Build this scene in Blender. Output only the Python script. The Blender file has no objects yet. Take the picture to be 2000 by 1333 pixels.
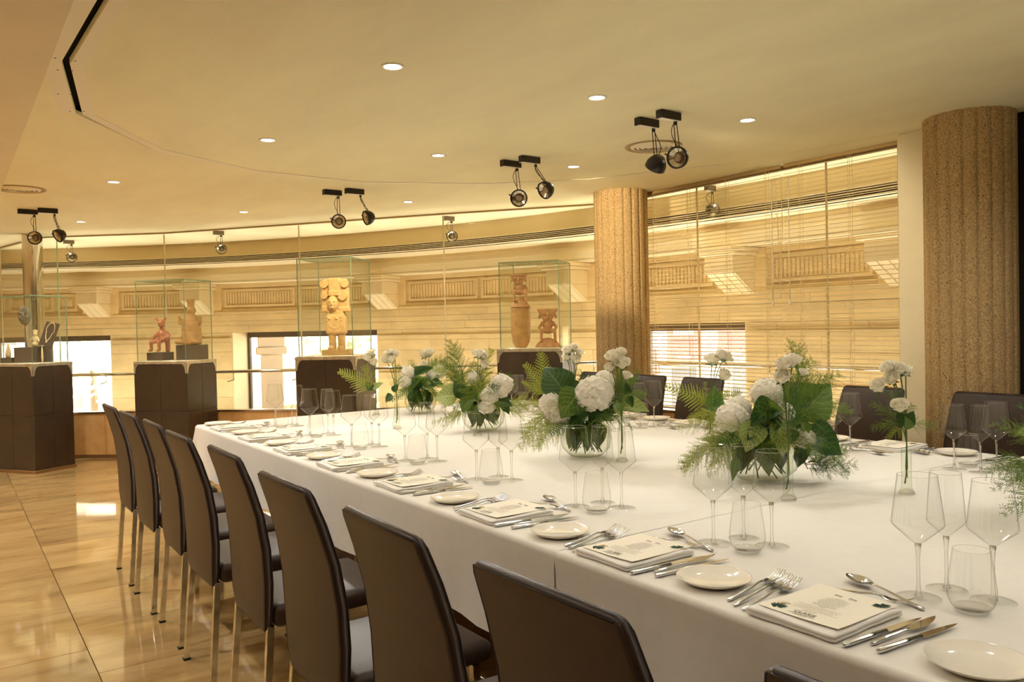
import bpy, bmesh, math, random
from math import sin, cos, pi, sqrt, atan2, radians
from mathutils import Vector, Matrix, noise as mnoise
from mathutils.geometry import tessellate_polygon

random.seed(7)
SC = bpy.context.scene
COL = SC.collection

# ------------------------------------------------------------------ camera, sky, exposure
CAM_Z = 1.36
YAW, PITCH, ROLL = 0.6051593839, 0.0192647375, -0.0217304084
cam_data = bpy.data.cameras.new('camera')
cam_data.sensor_width = 36.0
cam_data.lens = 36.0 * 1599.35 / 2000.0
cam_data.clip_start = 0.05
cam_data.clip_end = 300
cam = bpy.data.objects.new('camera', cam_data)
COL.objects.link(cam)
_f = Vector((sin(YAW) * cos(PITCH), cos(YAW) * cos(PITCH), -sin(PITCH)))
_r = Vector((cos(YAW), -sin(YAW), 0))
_d = _f.cross(_r)
_r2 = _r * cos(ROLL) - _d * sin(ROLL)
_d2 = _d * cos(ROLL) + _r * sin(ROLL)
cam.matrix_world = Matrix(((_r2.x, -_d2.x, -_f.x, 0), (_r2.y, -_d2.y, -_f.y, 0), (_r2.z, -_d2.z, -_f.z, CAM_Z), (0, 0, 0, 1)))
SC.camera = cam

world = bpy.data.worlds.new('sky')
SC.world = world
world.use_nodes = True
_bg = world.node_tree.nodes['Background']
_bg.inputs['Color'].default_value = (1.0, 0.97, 0.92, 1)
_bg.inputs['Strength'].default_value = 4.0

sun_data = bpy.data.lights.new('sun', 'SUN')
sun_data.energy = 22.0
sun_data.angle = radians(1.0)
sun_data.color = (1.0, .95, .86)
sun = bpy.data.objects.new('sun', sun_data)
COL.objects.link(sun)
sun.rotation_euler = Vector((-.36, -.30, -.86)).to_track_quat('-Z', 'Y').to_euler()

SC.view_settings.view_transform = 'Standard'
SC.view_settings.look = 'None'
SC.view_settings.gamma = 1.0
SC.view_settings.use_curve_mapping = False
SC.view_settings.exposure = 0.74
SC.cycles.transparent_max_bounces = 64
SC.cycles.max_bounces = 10
SC.cycles.diffuse_bounces = 5
SC.cycles.glossy_bounces = 5
SC.cycles.transmission_bounces = 10
SC.cycles.caustics_refractive = False
SC.cycles.caustics_reflective = False
SC.cycles.sample_clamp_indirect = 6.0

WARM = (1.0, 0.985, 0.93)
DOWN_W = 16.5
SPOT_W = 40.0
TABLE_W = 32.0
UP_W = 4.6
EDGE_W = 38.0
CEIL = 2.45

# ------------------------------------------------------------------ helpers
class MB:
    """Collects vertices and faces of one mesh."""
    def __init__(self):
        self.v, self.f, self.m, self.s, self.uv = [], [], [], [], {}
    def add(self, vs, fs, mat=0, smooth=False, M=None):
        b = len(self.v)
        if M is not None:
            vs = [M @ Vector(p) for p in vs]
        self.v.extend([tuple(p) for p in vs])
        for q in fs:
            self.f.append(tuple(b + i for i in q))
            self.m.append(mat)
            self.s.append(smooth)
        return b
    def box(self, lo, hi, mat=0, M=None):
        x0, y0, z0 = lo
        x1, y1, z1 = hi
        vs = [(x0, y0, z0), (x1, y0, z0), (x1, y1, z0), (x0, y1, z0), (x0, y0, z1), (x1, y0, z1), (x1, y1, z1), (x0, y1, z1)]
        self.add(vs, [(0, 3, 2, 1), (4, 5, 6, 7), (0, 1, 5, 4), (1, 2, 6, 5), (2, 3, 7, 6), (3, 0, 4, 7)], mat, False, M)
        return self
    def bbox(self, lo, hi, bev=0.005, seg=2, mat=0, M=None, smooth=True):
        bm = bmesh.new()
        bmesh.ops.create_cube(bm, size=1)
        for v in bm.verts:
            v.co = Vector([lo[i] + (hi[i] - lo[i]) * (v.co[i] + .5) for i in range(3)])
        bmesh.ops.bevel(bm, geom=list(bm.edges), offset=bev, segments=seg, profile=.5, affect='EDGES')
        bm.verts.index_update()
        bm.normal_update()
        flat = [max(abs(c) for c in f.normal) > .999 for f in bm.faces]
        n0 = len(self.s)
        self.add([v.co.copy() for v in bm.verts], [[v.index for v in f.verts] for f in bm.faces], mat, smooth, M)
        for i, q in enumerate(flat):
            if q: self.s[n0 + i] = False
        bm.free()
        return self
    def lathe(self, prof, seg=24, mat=0, M=None, smooth=True):
        vs, fs = [], []
        n = len(prof)
        for i in range(seg):
            a = 2 * pi * i / seg
            for (r, z) in prof:
                vs.append((r * cos(a), r * sin(a), z))
        for i in range(seg):
            j = (i + 1) % seg
            for k in range(n - 1):
                q = (i * n + k, j * n + k, j * n + k + 1, i * n + k + 1)
                if prof[k][0] < 1e-6:
                    q = (i * n + k, j * n + k + 1, i * n + k + 1)
                elif prof[k + 1][0] < 1e-6:
                    q = (i * n + k, j * n + k, i * n + k + 1)
                fs.append(q)
        self.add(vs, fs, mat, smooth, M)
        return self
    def sweep(self, secs, seg=8, mat=0, smooth=True, caps=True, M=None):
        """secs: (point, radius_u, radius_v[, up]) rings along a path."""
        pts = [Vector(s[0]) for s in secs]
        n = len(pts)
        vs, fs = [], []
        for i, s in enumerate(secs):
            t = (pts[min(i + 1, n - 1)] - pts[max(i - 1, 0)])
            t = t.normalized() if t.length > 1e-9 else Vector((0, 0, 1))
            up = Vector(s[3]) if len(s) > 3 else (Vector((0, 0, 1)) if abs(t.z) < .93 else Vector((0, 1, 0)))
            u = up.cross(t).normalized()
            w = t.cross(u).normalized()
            for k in range(seg):
                a = 2 * pi * k / seg
                vs.append(pts[i] + u * (cos(a) * s[1]) + w * (sin(a) * s[2]))
        for i in range(n - 1):
            for k in range(seg):
                l = (k + 1) % seg
                fs.append((i * seg + k, i * seg + l, (i + 1) * seg + l, (i + 1) * seg + k))
        if caps:
            fs.append(tuple(reversed(range(seg))))
            fs.append(tuple((n - 1) * seg + k for k in range(seg)))
        self.add(vs, fs, mat, smooth, M)
        return self
    def tube(self, path, r, seg=8, mat=0, M=None, caps=True):
        rr = r if isinstance(r, (list, tuple)) else [r] * len(path)
        return self.sweep([(p, q, q) for p, q in zip(path, rr)], seg, mat, True, caps, M)
    def grid(self, fn, nu, nv, mat=0, smooth=True, M=None, uv=False):
        vs = [fn(i / nu, j / nv) for j in range(nv + 1) for i in range(nu + 1)]
        fs = [(j * (nu + 1) + i, j * (nu + 1) + i + 1, (j + 1) * (nu + 1) + i + 1, (j + 1) * (nu + 1) + i) for j in range(nv) for i in range(nu)]
        b = self.add(vs, fs, mat, smooth, M)
        if uv:
            for j in range(nv + 1):
                for i in range(nu + 1):
                    self.uv[b + j * (nu + 1) + i] = (i / nu, j / nv)
        return self
    def ball(self, c, r, nu=12, nv=8, mat=0, M=None):
        rx, ry, rz = r if isinstance(r, (tuple, list)) else (r, r, r)
        prof = [(sin(pi * k / nv), -cos(pi * k / nv)) for k in range(nv + 1)]
        prof[0] = (0, -1)
        prof[-1] = (0, 1)
        T = Matrix.Translation(Vector(c)) @ Matrix.Diagonal((rx, ry, rz, 1))
        return self.lathe(prof, nu, mat, (M @ T) if M is not None else T)
    def capsule(self, a, b, r0, r1, seg=8, mat=0):
        a, b = Vector(a), Vector(b)
        d = (b - a).normalized()
        secs = []
        for k in range(4):
            t = pi / 2 * (1 - k / 3)
            secs.append((a - d * r0 * sin(t) * .98, max(r0 * cos(t), r0 * .08), max(r0 * cos(t), r0 * .08)))
        for k in range(4):
            t = pi / 2 * (k / 3)
            secs.append((b + d * r1 * sin(t) * .98, max(r1 * cos(t), r1 * .08), max(r1 * cos(t), r1 * .08)))
        return self.sweep(secs, seg, mat)
    def mesh(self, name, mats):
        me = bpy.data.meshes.new(name)
        me.from_pydata(self.v, [], self.f)
        for m in (mats if isinstance(mats, (list, tuple)) else [mats]):
            me.materials.append(m)
        me.polygons.foreach_set('material_index', self.m)
        me.polygons.foreach_set('use_smooth', self.s)
        if self.uv:
            ul = me.uv_layers.new(name='UVMap')
            for l in me.loops:
                if l.vertex_index in self.uv:
                    ul.data[l.index].uv = self.uv[l.vertex_index]
        me.update()
        return me
    def obj(self, name, mats, parent=None, M=None):
        return link(name, self.mesh(name, mats), parent, M)

def link(name, data, parent=None, M=None):
    o = bpy.data.objects.new(name, data)
    COL.objects.link(o)
    if parent is not None:
        o.parent = parent
    if M is not None:
        o.matrix_local = M
    return o

def tag(o, label=None, cat=None, group=None, kind=None):
    if label: o['label'] = label
    if cat: o['category'] = cat
    if group: o['group'] = group
    if kind: o['kind'] = kind
    return o

def thing(name, label, cat, loc=(0, 0, 0), rz=0.0, group=None):
    o = bpy.data.objects.new(name, None)
    o.empty_display_size = .05
    COL.objects.link(o)
    o.location = loc
    o.rotation_euler = (0, 0, rz)
    return tag(o, label, cat, group)

KIDS = {}
def copy_tree(o, parent=None):
    c = o.copy()
    COL.objects.link(c)
    if parent is not None:
        c.parent = parent
    for ch in list(o.children):
        copy_tree(ch, c)
    return c

_used = set()
def place(proto, label, loc, rz=0.0, group=None):
    """The first call moves the prototype itself, later calls copy it with its parts."""
    o = proto if proto.name not in _used else copy_tree(proto)
    _used.add(proto.name)
    o.location = loc
    o.rotation_euler = (0, 0, rz)
    o['label'] = label
    if group: o['group'] = group
    return o

def struct(o, label=None, cat=None):
    o['kind'] = 'structure'
    if label: o['label'] = label
    if cat: o['category'] = cat
    return o

def remesh(o, voxel, smooth=4):
    md = o.modifiers.new('r', 'REMESH')
    md.mode = 'VOXEL'
    md.voxel_size = voxel
    md.use_smooth_shade = True
    if smooth:
        sm = o.modifiers.new('s', 'SMOOTH')
        sm.factor = .5
        sm.iterations = smooth
    dg = bpy.context.evaluated_depsgraph_get()
    me = bpy.data.meshes.new_from_object(o.evaluated_get(dg))
    o.modifiers.clear()
    mats = [m for m in o.data.materials]
    o.data = me
    if not me.materials:
        for m in mats: me.materials.append(m)
    me.polygons.foreach_set('material_index', [0] * len(me.polygons))
    return o

def axes(P0, X, Z):
    """Matrix whose x axis points along X and whose z axis is as near Z as possible."""
    X = Vector(X).normalized()
    Z = Vector(Z)
    Y = Z.cross(X)
    if Y.length < 1e-4:
        Y = Vector((0, 1, 0)).cross(X)
    Y.normalize()
    Z = X.cross(Y)
    return Matrix(((X.x, Y.x, Z.x, P0[0]), (X.y, Y.y, Z.y, P0[1]), (X.z, Y.z, Z.z, P0[2]), (0, 0, 0, 1)))

# ------------------------------------------------------------------ materials
def srgb(r, g, b):
    f = lambda c: (c / 255 / 12.92) if c / 255 <= .04045 else ((c / 255 + .055) / 1.055) ** 2.4
    return (f(r), f(g), f(b), 1)

class NT:
    def __init__(self, name):
        self.mat = bpy.data.materials.new(name)
        self.mat.use_nodes = True
        self.t = self.mat.node_tree
        self.t.nodes.clear()
        self.out = self.n('ShaderNodeOutputMaterial')
    def n(self, typ, **kw):
        o = self.t.nodes.new(typ)
        for k, v in kw.items():
            if k.startswith('i_'):
                key = k[2:].replace('_', ' ')
                o.inputs[int(key) if key.isdigit() else key].default_value = v
            else:
                setattr(o, k, v)
        return o
    def l(self, a, b):
        self.t.links.new(a, b)
    def math(self, op, a, b=None, c=None):
        m = self.n('ShaderNodeMath', operation=op)
        for i, x in enumerate((a, b, c)):
            if x is None: continue
            if isinstance(x, (int, float)): m.inputs[i].default_value = x
            else: self.l(x, m.inputs[i])
        return m.outputs[0]
    def mix(self, fac, a, b):
        m = self.n('ShaderNodeMix', data_type='RGBA')
        for s, x in ((m.inputs[0], fac), (m.inputs[6], a), (m.inputs[7], b)):
            if isinstance(x, (int, float, tuple)): s.default_value = x
            else: self.l(x, s)
        return m.outputs[2]
    def ramp(self, fac, stops):
        r = self.n('ShaderNodeValToRGB')
        e = r.color_ramp.elements
        while len(e) < len(stops): e.new(.5)
        for i, (p, c) in enumerate(stops):
            e[i].position = p
            e[i].color = c if isinstance(c, tuple) else (c, c, c, 1)
        self.l(fac, r.inputs[0])
        return r.outputs[0]

def pbr(name, col, rough=.5, metal=0.0, var=.0, scale=8.0, bump=0.0, bscale=60.0, spec=.5, rand=0.0, stretch=None, coat=0.0, trans=0.0, detail=5.0):
    t = NT(name)
    p = t.n('ShaderNodeBsdfPrincipled')
    p.inputs['Roughness'].default_value = rough
    p.inputs['Metallic'].default_value = metal
    p.inputs['Specular IOR Level'].default_value = spec
    p.inputs['Coat Weight'].default_value = coat
    col = tuple(col)
    out = None
    tc = t.n('ShaderNodeTexCoord')
    vec = tc.outputs['Object']
    if stretch:
        mp = t.n('ShaderNodeMapping')
        mp.inputs['Scale'].default_value = stretch
        t.l(vec, mp.inputs['Vector'])
        vec = mp.outputs[0]
    if var > 0:
        nz = t.n('ShaderNodeTexNoise', i_Scale=scale, i_Detail=detail, i_Roughness=.6)
        t.l(vec, nz.inputs['Vector'])
        dark = tuple(c * (1 - var) for c in col[:3]) + (1,)
        lite = tuple(min(1, c * (1 + var)) for c in col[:3]) + (1,)
        out = t.ramp(nz.outputs[0], [(.3, dark), (.7, lite)])
    if rand > 0:
        oi = t.n('ShaderNodeObjectInfo')
        k = t.math('MULTIPLY_ADD', oi.outputs['Random'], 2 * rand, 1 - rand)
        hs = t.n('ShaderNodeHueSaturation')
        t.l(k, hs.inputs['Value'])
        if out is not None: t.l(out, hs.inputs['Color'])
        else: hs.inputs['Color'].default_value = col
        out = hs.outputs[0]
    if out is not None: t.l(out, p.inputs['Base Color'])
    else: p.inputs['Base Color'].default_value = col
    if bump > 0:
        nb = t.n('ShaderNodeTexNoise', i_Scale=bscale, i_Detail=4.0)
        t.l(vec, nb.inputs['Vector'])
        bp = t.n('ShaderNodeBump', i_Strength=bump, i_Distance=.01)
        t.l(nb.outputs[0], bp.inputs['Height'])
        t.l(bp.outputs[0], p.inputs['Normal'])
    if trans > 0:
        tr = t.n('ShaderNodeBsdfTranslucent')
        if out is not None: t.l(out, tr.inputs['Color'])
        else: tr.inputs['Color'].default_value = col
        mx = t.n('ShaderNodeMixShader', i_0=trans)
        t.l(p.outputs[0], mx.inputs[1])
        t.l(tr.outputs[0], mx.inputs[2])
        t.l(mx.outputs[0], t.out.inputs[0])
    else:
        t.l(p.outputs[0], t.out.inputs[0])
    return t.mat

def thin_glass(name, tint=(.99, .993, .985), edge=(.30, .29, .25), base=.065, grazing=.7, power=6.5):
    t = NT(name)
    lw = t.n('ShaderNodeLayerWeight', i_Blend=.5)
    fp = t.math('POWER', lw.outputs['Facing'], power)
    col = t.mix(fp, tuple(tint) + (1,), tuple(edge) + (1,))
    tr = t.n('ShaderNodeBsdfTransparent')
    t.l(col, tr.inputs['Color'])
    gl = t.n('ShaderNodeBsdfGlossy', i_Roughness=.0)
    fac = t.math('MULTIPLY_ADD', fp, grazing - base, base)
    mx = t.n('ShaderNodeMixShader')
    t.l(fac, mx.inputs[0])
    t.l(tr.outputs[0], mx.inputs[1])
    t.l(gl.outputs[0], mx.inputs[2])
    t.l(mx.outputs[0], t.out.inputs[0])
    return t.mat

def emit(name, col, strength):
    t = NT(name)
    e = t.n('ShaderNodeEmission', i_Strength=strength)
    e.inputs[0].default_value = tuple(col) + (1,)
    t.l(e.outputs[0], t.out.inputs[0])
    return t.mat

MT = {}
MT['plaster'] = pbr('plaster ceiling', srgb(249, 238, 198), .75, var=.08, scale=1.8, bump=.12, bscale=90, stretch=(1, .35, 1))
MT['plaster_panel'] = pbr('painted ceiling panel', srgb(248, 237, 208), .6)
MT['soffit'] = pbr('painted soffit', srgb(236, 220, 184), .7, var=.05, scale=2.0)
MT['bulk'] = pbr('tan painted bulkhead', srgb(224, 202, 152), .7, var=.04, scale=1.0)
MT['cream'] = pbr('cream painted cornice', srgb(246, 233, 198), .6)
MT['void'] = pbr('dark void', srgb(22, 16, 10), .9)
MT['bronze'] = pbr('bronze channel', srgb(110, 84, 48), .45, metal=.4)
MT['stone'] = pbr('sandstone', srgb(232, 208, 158), .8, var=.10, scale=3.0, bump=.12, bscale=40, rand=.06, stretch=(1, 1, 2.2))
MT['stone_back'] = pbr('stone joint', srgb(190, 160, 110), .9)
MT['white_stone'] = pbr('pale corbel stone', srgb(236, 218, 178), .75, var=.06, scale=4)
MT['dado'] = pbr('honey travertine slab', srgb(222, 172, 108), .35, var=.16, scale=5, rand=.06, bump=.03)
MT['chrome'] = pbr('polished chrome', (.82, .80, .76, 1), .08, 1.0)
MT['steel'] = pbr('brushed steel', (.62, .58, .52, 1), .22, 1.0)
MT['cutlery'] = pbr('cutlery steel', (.76, .78, .82, 1), .12, 1.0)
MT['black'] = pbr('black metal', srgb(26, 20, 14), .4, var=.1)
MT['bowlmetal'] = pbr('satin lamp bowl', srgb(150, 128, 92), .55, metal=.6)
MT['grey_metal'] = pbr('grey lamp metal', srgb(120, 108, 86), .3, metal=.7)
MT['reflector'] = pbr('faceted reflector', (.75, .68, .55, 1), .18, 1.0)
MT['lampcap'] = pbr('lamp cap', srgb(158, 140, 110), .4, metal=.3)
MT['channel'] = pbr('tan ceiling channel', srgb(176, 146, 92), .5)
MT['white_paint'] = pbr('white lamp ring', srgb(238, 228, 205), .4)
MT['slat'] = pbr('ivory blind slat', srgb(240, 224, 184), .4, trans=.15)
MT['cord'] = pbr('ivory cord', srgb(238, 220, 176), .7)
MT['acrylic'] = pbr('clear acrylic', srgb(250, 244, 224), .1)
MT['post'] = pbr('cream post', srgb(246, 234, 202), .55, var=.03)
MT['darkwall'] = pbr('dark wall panel', srgb(38, 30, 20), .5, var=.2, scale=3)
MT['wall'] = pbr('warm plaster wall', srgb(238, 224, 194), .8, var=.05)
MT['leather'] = pbr('brown leather', srgb(52, 36, 26), .42, var=.10, scale=7, bump=.06, bscale=260, spec=.45)
MT['piping'] = pbr('dark stitching', srgb(38, 26, 20), .6)
MT['cloth'] = pbr('white linen', srgb(236, 230, 219), .85, var=.02, scale=30, bump=.06, bscale=500, spec=.2)
MT['napkin'] = pbr('white napkin linen', srgb(246, 241, 232), .85, bump=.08, bscale=300, spec=.2)
MT['card'] = pbr('cream menu card', srgb(250, 241, 220), .7, spec=.2)
MT['ink'] = pbr('black print', srgb(52, 44, 34), .8)
MT['gold'] = pbr('gold print', srgb(190, 155, 80), .6)
MT['leafink'] = pbr('green leaf print', srgb(46, 74, 52), .8, var=.3, scale=60)
MT['china'] = pbr('glazed china', srgb(250, 243, 228), .08, coat=.5)
MT['wood'] = pbr('table board', srgb(120, 84, 50), .6, var=.2)
MT['pedestal'] = pbr('dark brown metal panel', srgb(62, 46, 30), .34, metal=.0, spec=.5, var=.22, scale=5, bump=.04, bscale=25)
MT['pedtrim'] = pbr('worn steel trim', (.60, .53, .40, 1), .28, .85, var=.25, scale=20)
MT['brass'] = pbr('bronze base strip', srgb(150, 112, 66), .4, metal=.5)
MT['plinth'] = pbr('dark grey plinth', srgb(84, 70, 52), .5, var=.08)
MT['terracotta'] = pbr('terracotta', srgb(190, 142, 92), .75, var=.2, scale=18, bump=.25, bscale=70)
MT['redclay'] = pbr('burnished red clay', srgb(190, 122, 80), .28, var=.22, scale=16)
MT['buff'] = pbr('buff clay', srgb(190, 146, 84), .7, var=.22, scale=14, bump=.25, bscale=60)
MT['sandrock'] = pbr('carved tan stone', srgb(206, 166, 104), .9, var=.14, scale=30, bump=.25, bscale=140)
MT['greenstone'] = pbr('grey green stone', srgb(120, 108, 76), .45, var=.3, scale=30)
MT['bone'] = pbr('bone', srgb(226, 202, 146), .6, var=.12, scale=40)
MT['soil'] = pbr('paving', srgb(205, 200, 190), .9, var=.05, scale=.4)
MT['pale'] = pbr('pale street stone', srgb(214, 206, 190), .9, var=.08, scale=.6, rand=.05)
MT['grey'] = pbr('grey street glass', srgb(120, 122, 124), .3)
MT['red'] = pbr('red awning canvas', srgb(186, 112, 104), .8)
MT['white'] = pbr('white lettering', srgb(245, 245, 240), .8)
MT['bark'] = pbr('bark', srgb(110, 92, 70), .9, var=.2, scale=10)
MT['treeleaf'] = pbr('tree leaf', srgb(206, 210, 172), .6, trans=.3, rand=.2)
MT['stem'] = pbr('green stem', srgb(86, 104, 40), .55)
MT['darkstem'] = pbr('wire stem', srgb(52, 60, 26), .6)
MT['sepal'] = pbr('green sepal', srgb(98, 124, 48), .55, trans=.15)
MT['petal'] = pbr('white hydrangea petal', srgb(254, 249, 238), .7, var=.02, scale=30, trans=.4, spec=.2)
MT['rose'] = pbr('white rose petal', srgb(250, 244, 226), .6, trans=.25, spec=.25)
MT['fern_light'] = pbr('light fern', srgb(158, 168, 66), .6, trans=.35)
MT['fern_mid'] = pbr('mid fern', srgb(108, 134, 40), .6, trans=.3)
MT['fern_dark'] = pbr('deep green fern', srgb(58, 98, 32), .6, trans=.25)
MT['glass'] = thin_glass('wine glass')
MT['vase_glass'] = thin_glass('vase glass', (.93, .95, .90), (.46, .50, .40), .035, .45, 4.0)
MT['pane'] = thin_glass('window glass', (.985, .992, .98), (.86, .90, .85), .04, .7, 4.0)
MT['case_pane'] = thin_glass('display case glass', (.986, .995, .986), (.80, .88, .80), .035, .6, 4.5)
MT['glass_edge'] = pbr('green glass edge', srgb(140, 160, 130), .15, trans=.4)
MT['pale_edge'] = pbr('pale polished glass edge', srgb(206, 226, 200), .1, trans=.5)
MT['glass_line'] = pbr('silicone glass joint', srgb(232, 216, 176), .3, trans=.3)
MT['lens'] = emit('lit lamp lens', (1.0, .95, .84), 12)
MT['glow'] = emit('lit lamp filament', (1.0, .86, .6), 25)

def solid_glass(name, clear):
    t = NT(name)
    g = t.n('ShaderNodeBsdfGlass', i_Roughness=0.0, i_IOR=1.45)
    g.inputs[0].default_value = (.98, .985, .97, 1)
    tr = t.n('ShaderNodeBsdfTransparent')
    mx = t.n('ShaderNodeMixShader', i_0=clear)
    t.l(g.outputs[0], mx.inputs[1])
    t.l(tr.outputs[0], mx.inputs[2])
    t.l(mx.outputs[0], t.out.inputs[0])
    return t.mat
MT['solid_glass'] = solid_glass('solid glass', .5)
MT['base_glass'] = solid_glass('thick glass base', .8)

def leaf_mat(name, col, vein):
    t = NT(name)
    uv = t.n('ShaderNodeUVMap')
    sx = t.n('ShaderNodeSeparateXYZ')
    t.l(uv.outputs[0], sx.inputs[0])
    d = t.math('ABSOLUTE', t.math('SUBTRACT', sx.outputs[0], .5))
    fr = t.math('FRACT', t.math('SUBTRACT', t.math('MULTIPLY', sx.outputs[1], 7.0), t.math('MULTIPLY', d, 4.5)))
    side = t.math('LESS_THAN', fr, .12)
    mid = t.math('LESS_THAN', d, .022)
    v = t.math('MAXIMUM', side, mid)
    nz = t.n('ShaderNodeTexNoise', i_Scale=14.0)
    t.l(uv.outputs[0], nz.inputs[0])
    c0 = t.ramp(nz.outputs[0], [(.3, tuple(c * .75 for c in col[:3]) + (1,)), (.7, tuple(min(1, c * 1.2) for c in col[:3]) + (1,))])
    c = t.mix(t.math('MULTIPLY', v, .75), c0, vein)
    p = t.n('ShaderNodeBsdfPrincipled', i_Roughness=.42)
    t.l(c, p.inputs['Base Color'])
    bp = t.n('ShaderNodeBump', i_Strength=.35, i_Distance=.004)
    t.l(t.math('SUBTRACT', 1.0, v), bp.inputs['Height'])
    t.l(bp.outputs[0], p.inputs['Normal'])
    tr = t.n('ShaderNodeBsdfTranslucent')
    t.l(c, tr.inputs[0])
    mx = t.n('ShaderNodeMixShader', i_0=.2)
    t.l(p.outputs[0], mx.inputs[1])
    t.l(tr.outputs[0], mx.inputs[2])
    t.l(mx.outputs[0], t.out.inputs[0])
    return t.mat
MT['leaf_dark'] = leaf_mat('dark leaf', srgb(44, 78, 22), srgb(92, 120, 52))
MT['leaf_mid'] = leaf_mat('mid leaf', srgb(88, 120, 38), srgb(150, 166, 96))
MT['leaf_pale'] = leaf_mat('pale leaf', srgb(146, 164, 86), srgb(206, 206, 142))
MT['leaf_grey'] = leaf_mat('grey green leaf', srgb(70, 92, 70), srgb(130, 140, 112))

def concrete():
    t = NT('exposed aggregate concrete')
    tc = t.n('ShaderNodeTexCoord')
    p = t.n('ShaderNodeBsdfPrincipled', i_Roughness=.9)
    n1 = t.n('ShaderNodeTexNoise', i_Scale=110.0, i_Detail=4.0, i_Roughness=.7)
    t.l(tc.outputs['Object'], n1.inputs[0])
    v1 = t.n('ShaderNodeTexVoronoi', i_Scale=46.0)
    t.l(tc.outputs['Object'], v1.inputs['Vector'])
    c = t.ramp(n1.outputs[0], [(.32, srgb(146, 116, 74)), (.55, srgb(198, 166, 116)), (.75, srgb(226, 200, 150))])
    pits = t.ramp(v1.outputs['Distance'], [(.10, 0.0), (.2, 1.0)])
    n2 = t.n('ShaderNodeTexNoise', i_Scale=16.0)
    t.l(tc.outputs['Object'], n2.inputs[0])
    gate = t.ramp(n2.outputs[0], [(.5, 1.0), (.58, 0.0)])
    k = t.math('MAXIMUM', pits, gate)
    c2 = t.mix(k, srgb(92, 66, 38), c)
    t.l(c2, p.inputs['Base Color'])
    h = t.math('ADD', n1.outputs[0], k)
    bp = t.n('ShaderNodeBump', i_Strength=.5, i_Distance=.008)
    t.l(h, bp.inputs['Height'])
    t.l(bp.outputs[0], p.inputs['Normal'])
    t.l(p.outputs[0], t.out.inputs[0])
    return t.mat
MT['concrete'] = concrete()

def travertine():
    t = NT('polished travertine')
    tc = t.n('ShaderNodeTexCoord')
    oi = t.n('ShaderNodeObjectInfo')
    mp = t.n('ShaderNodeMapping')
    mp.inputs['Scale'].default_value = (1.0, 3.6, 1)
    cmb = t.n('ShaderNodeCombineXYZ')
    t.l(t.math('MULTIPLY', oi.outputs['Random'], 37.0), cmb.inputs[0])
    t.l(t.math('MULTIPLY', oi.outputs['Random'], 91.0), cmb.inputs[1])
    t.l(cmb.outputs[0], mp.inputs['Location'])
    t.l(tc.outputs['Object'], mp.inputs['Vector'])
    n1 = t.n('ShaderNodeTexNoise', i_Scale=1.6, i_Detail=7.0, i_Roughness=.62, i_Distortion=.5)
    t.l(mp.outputs[0], n1.inputs[0])
    c = t.ramp(n1.outputs[0], [(.28, srgb(150, 116, 70)), (.45, srgb(172, 138, 88)), (.6, srgb(186, 153, 101)), (.8, srgb(170, 136, 86))])
    hs = t.n('ShaderNodeHueSaturation')
    t.l(t.math('MULTIPLY_ADD', oi.outputs['Random'], .3, .82), hs.inputs['Value'])
    t.l(c, hs.inputs['Color'])
    p = t.n('ShaderNodeBsdfPrincipled', i_Roughness=.07)
    p.inputs['Specular IOR Level'].default_value = .9
    t.l(hs.outputs[0], p.inputs['Base Color'])
    n2 = t.n('ShaderNodeTexNoise', i_Scale=3.0, i_Detail=3.0)
    t.l(tc.outputs['Object'], n2.inputs[0])
    bp = t.n('ShaderNodeBump', i_Strength=.012, i_Distance=.02)
    t.l(n2.outputs[0], bp.inputs['Height'])
    t.l(bp.outputs[0], p.inputs['Normal'])
    rr = t.math('MULTIPLY_ADD', n1.outputs[0], .07, .015)
    t.l(rr, p.inputs['Roughness'])
    t.l(p.outputs[0], t.out.inputs[0])
    return t.mat
MT['travertine'] = travertine()
# ------------------------------------------------------------------ setting: plan curves
FC, FR = Vector((-5.157, 3.977)), 11.15       # outer stone wall, a drum seen from inside
BC, BR = Vector((-4.932, 3.524)), 10.246      # ceiling bulkhead
def pol(a, r):
    return (FC.x + r * cos(radians(a)), FC.y + r * sin(radians(a)))
def bulk_r(a):
    u = Vector((cos(radians(a)), sin(radians(a))))
    d = FC - BC
    b = d.dot(u)
    return -b + sqrt(b * b - (d.dot(d) - BR * BR))
A_LO, A_HI = -11.5, 81.5

def arc_prism(mb, r0, r1, z0, z1, a0, a1, step=1.5, mat=0):
    n = max(1, int(math.ceil((a1 - a0) / step)))
    g0 = r0 if callable(r0) else (lambda a: r0)
    g1 = r1 if callable(r1) else (lambda a: r1)
    vs, fs = [], []
    for i in range(n + 1):
        a = a0 + (a1 - a0) * i / n
        x, y = pol(a, g0(a)); X, Y = pol(a, g1(a))
        vs += [(x, y, z0), (x, y, z1), (X, Y, z1), (X, Y, z0)]
    for i in range(n):
        b, c = 4 * i, 4 * i + 4
        for k in range(4):
            l = (k + 1) % 4
            fs.append((b + k, c + k, c + l, b + l))
    fs += [(0, 1, 2, 3), tuple(4 * n + k for k in (3, 2, 1, 0))]
    mb.add(vs, fs, mat)
    return mb

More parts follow.
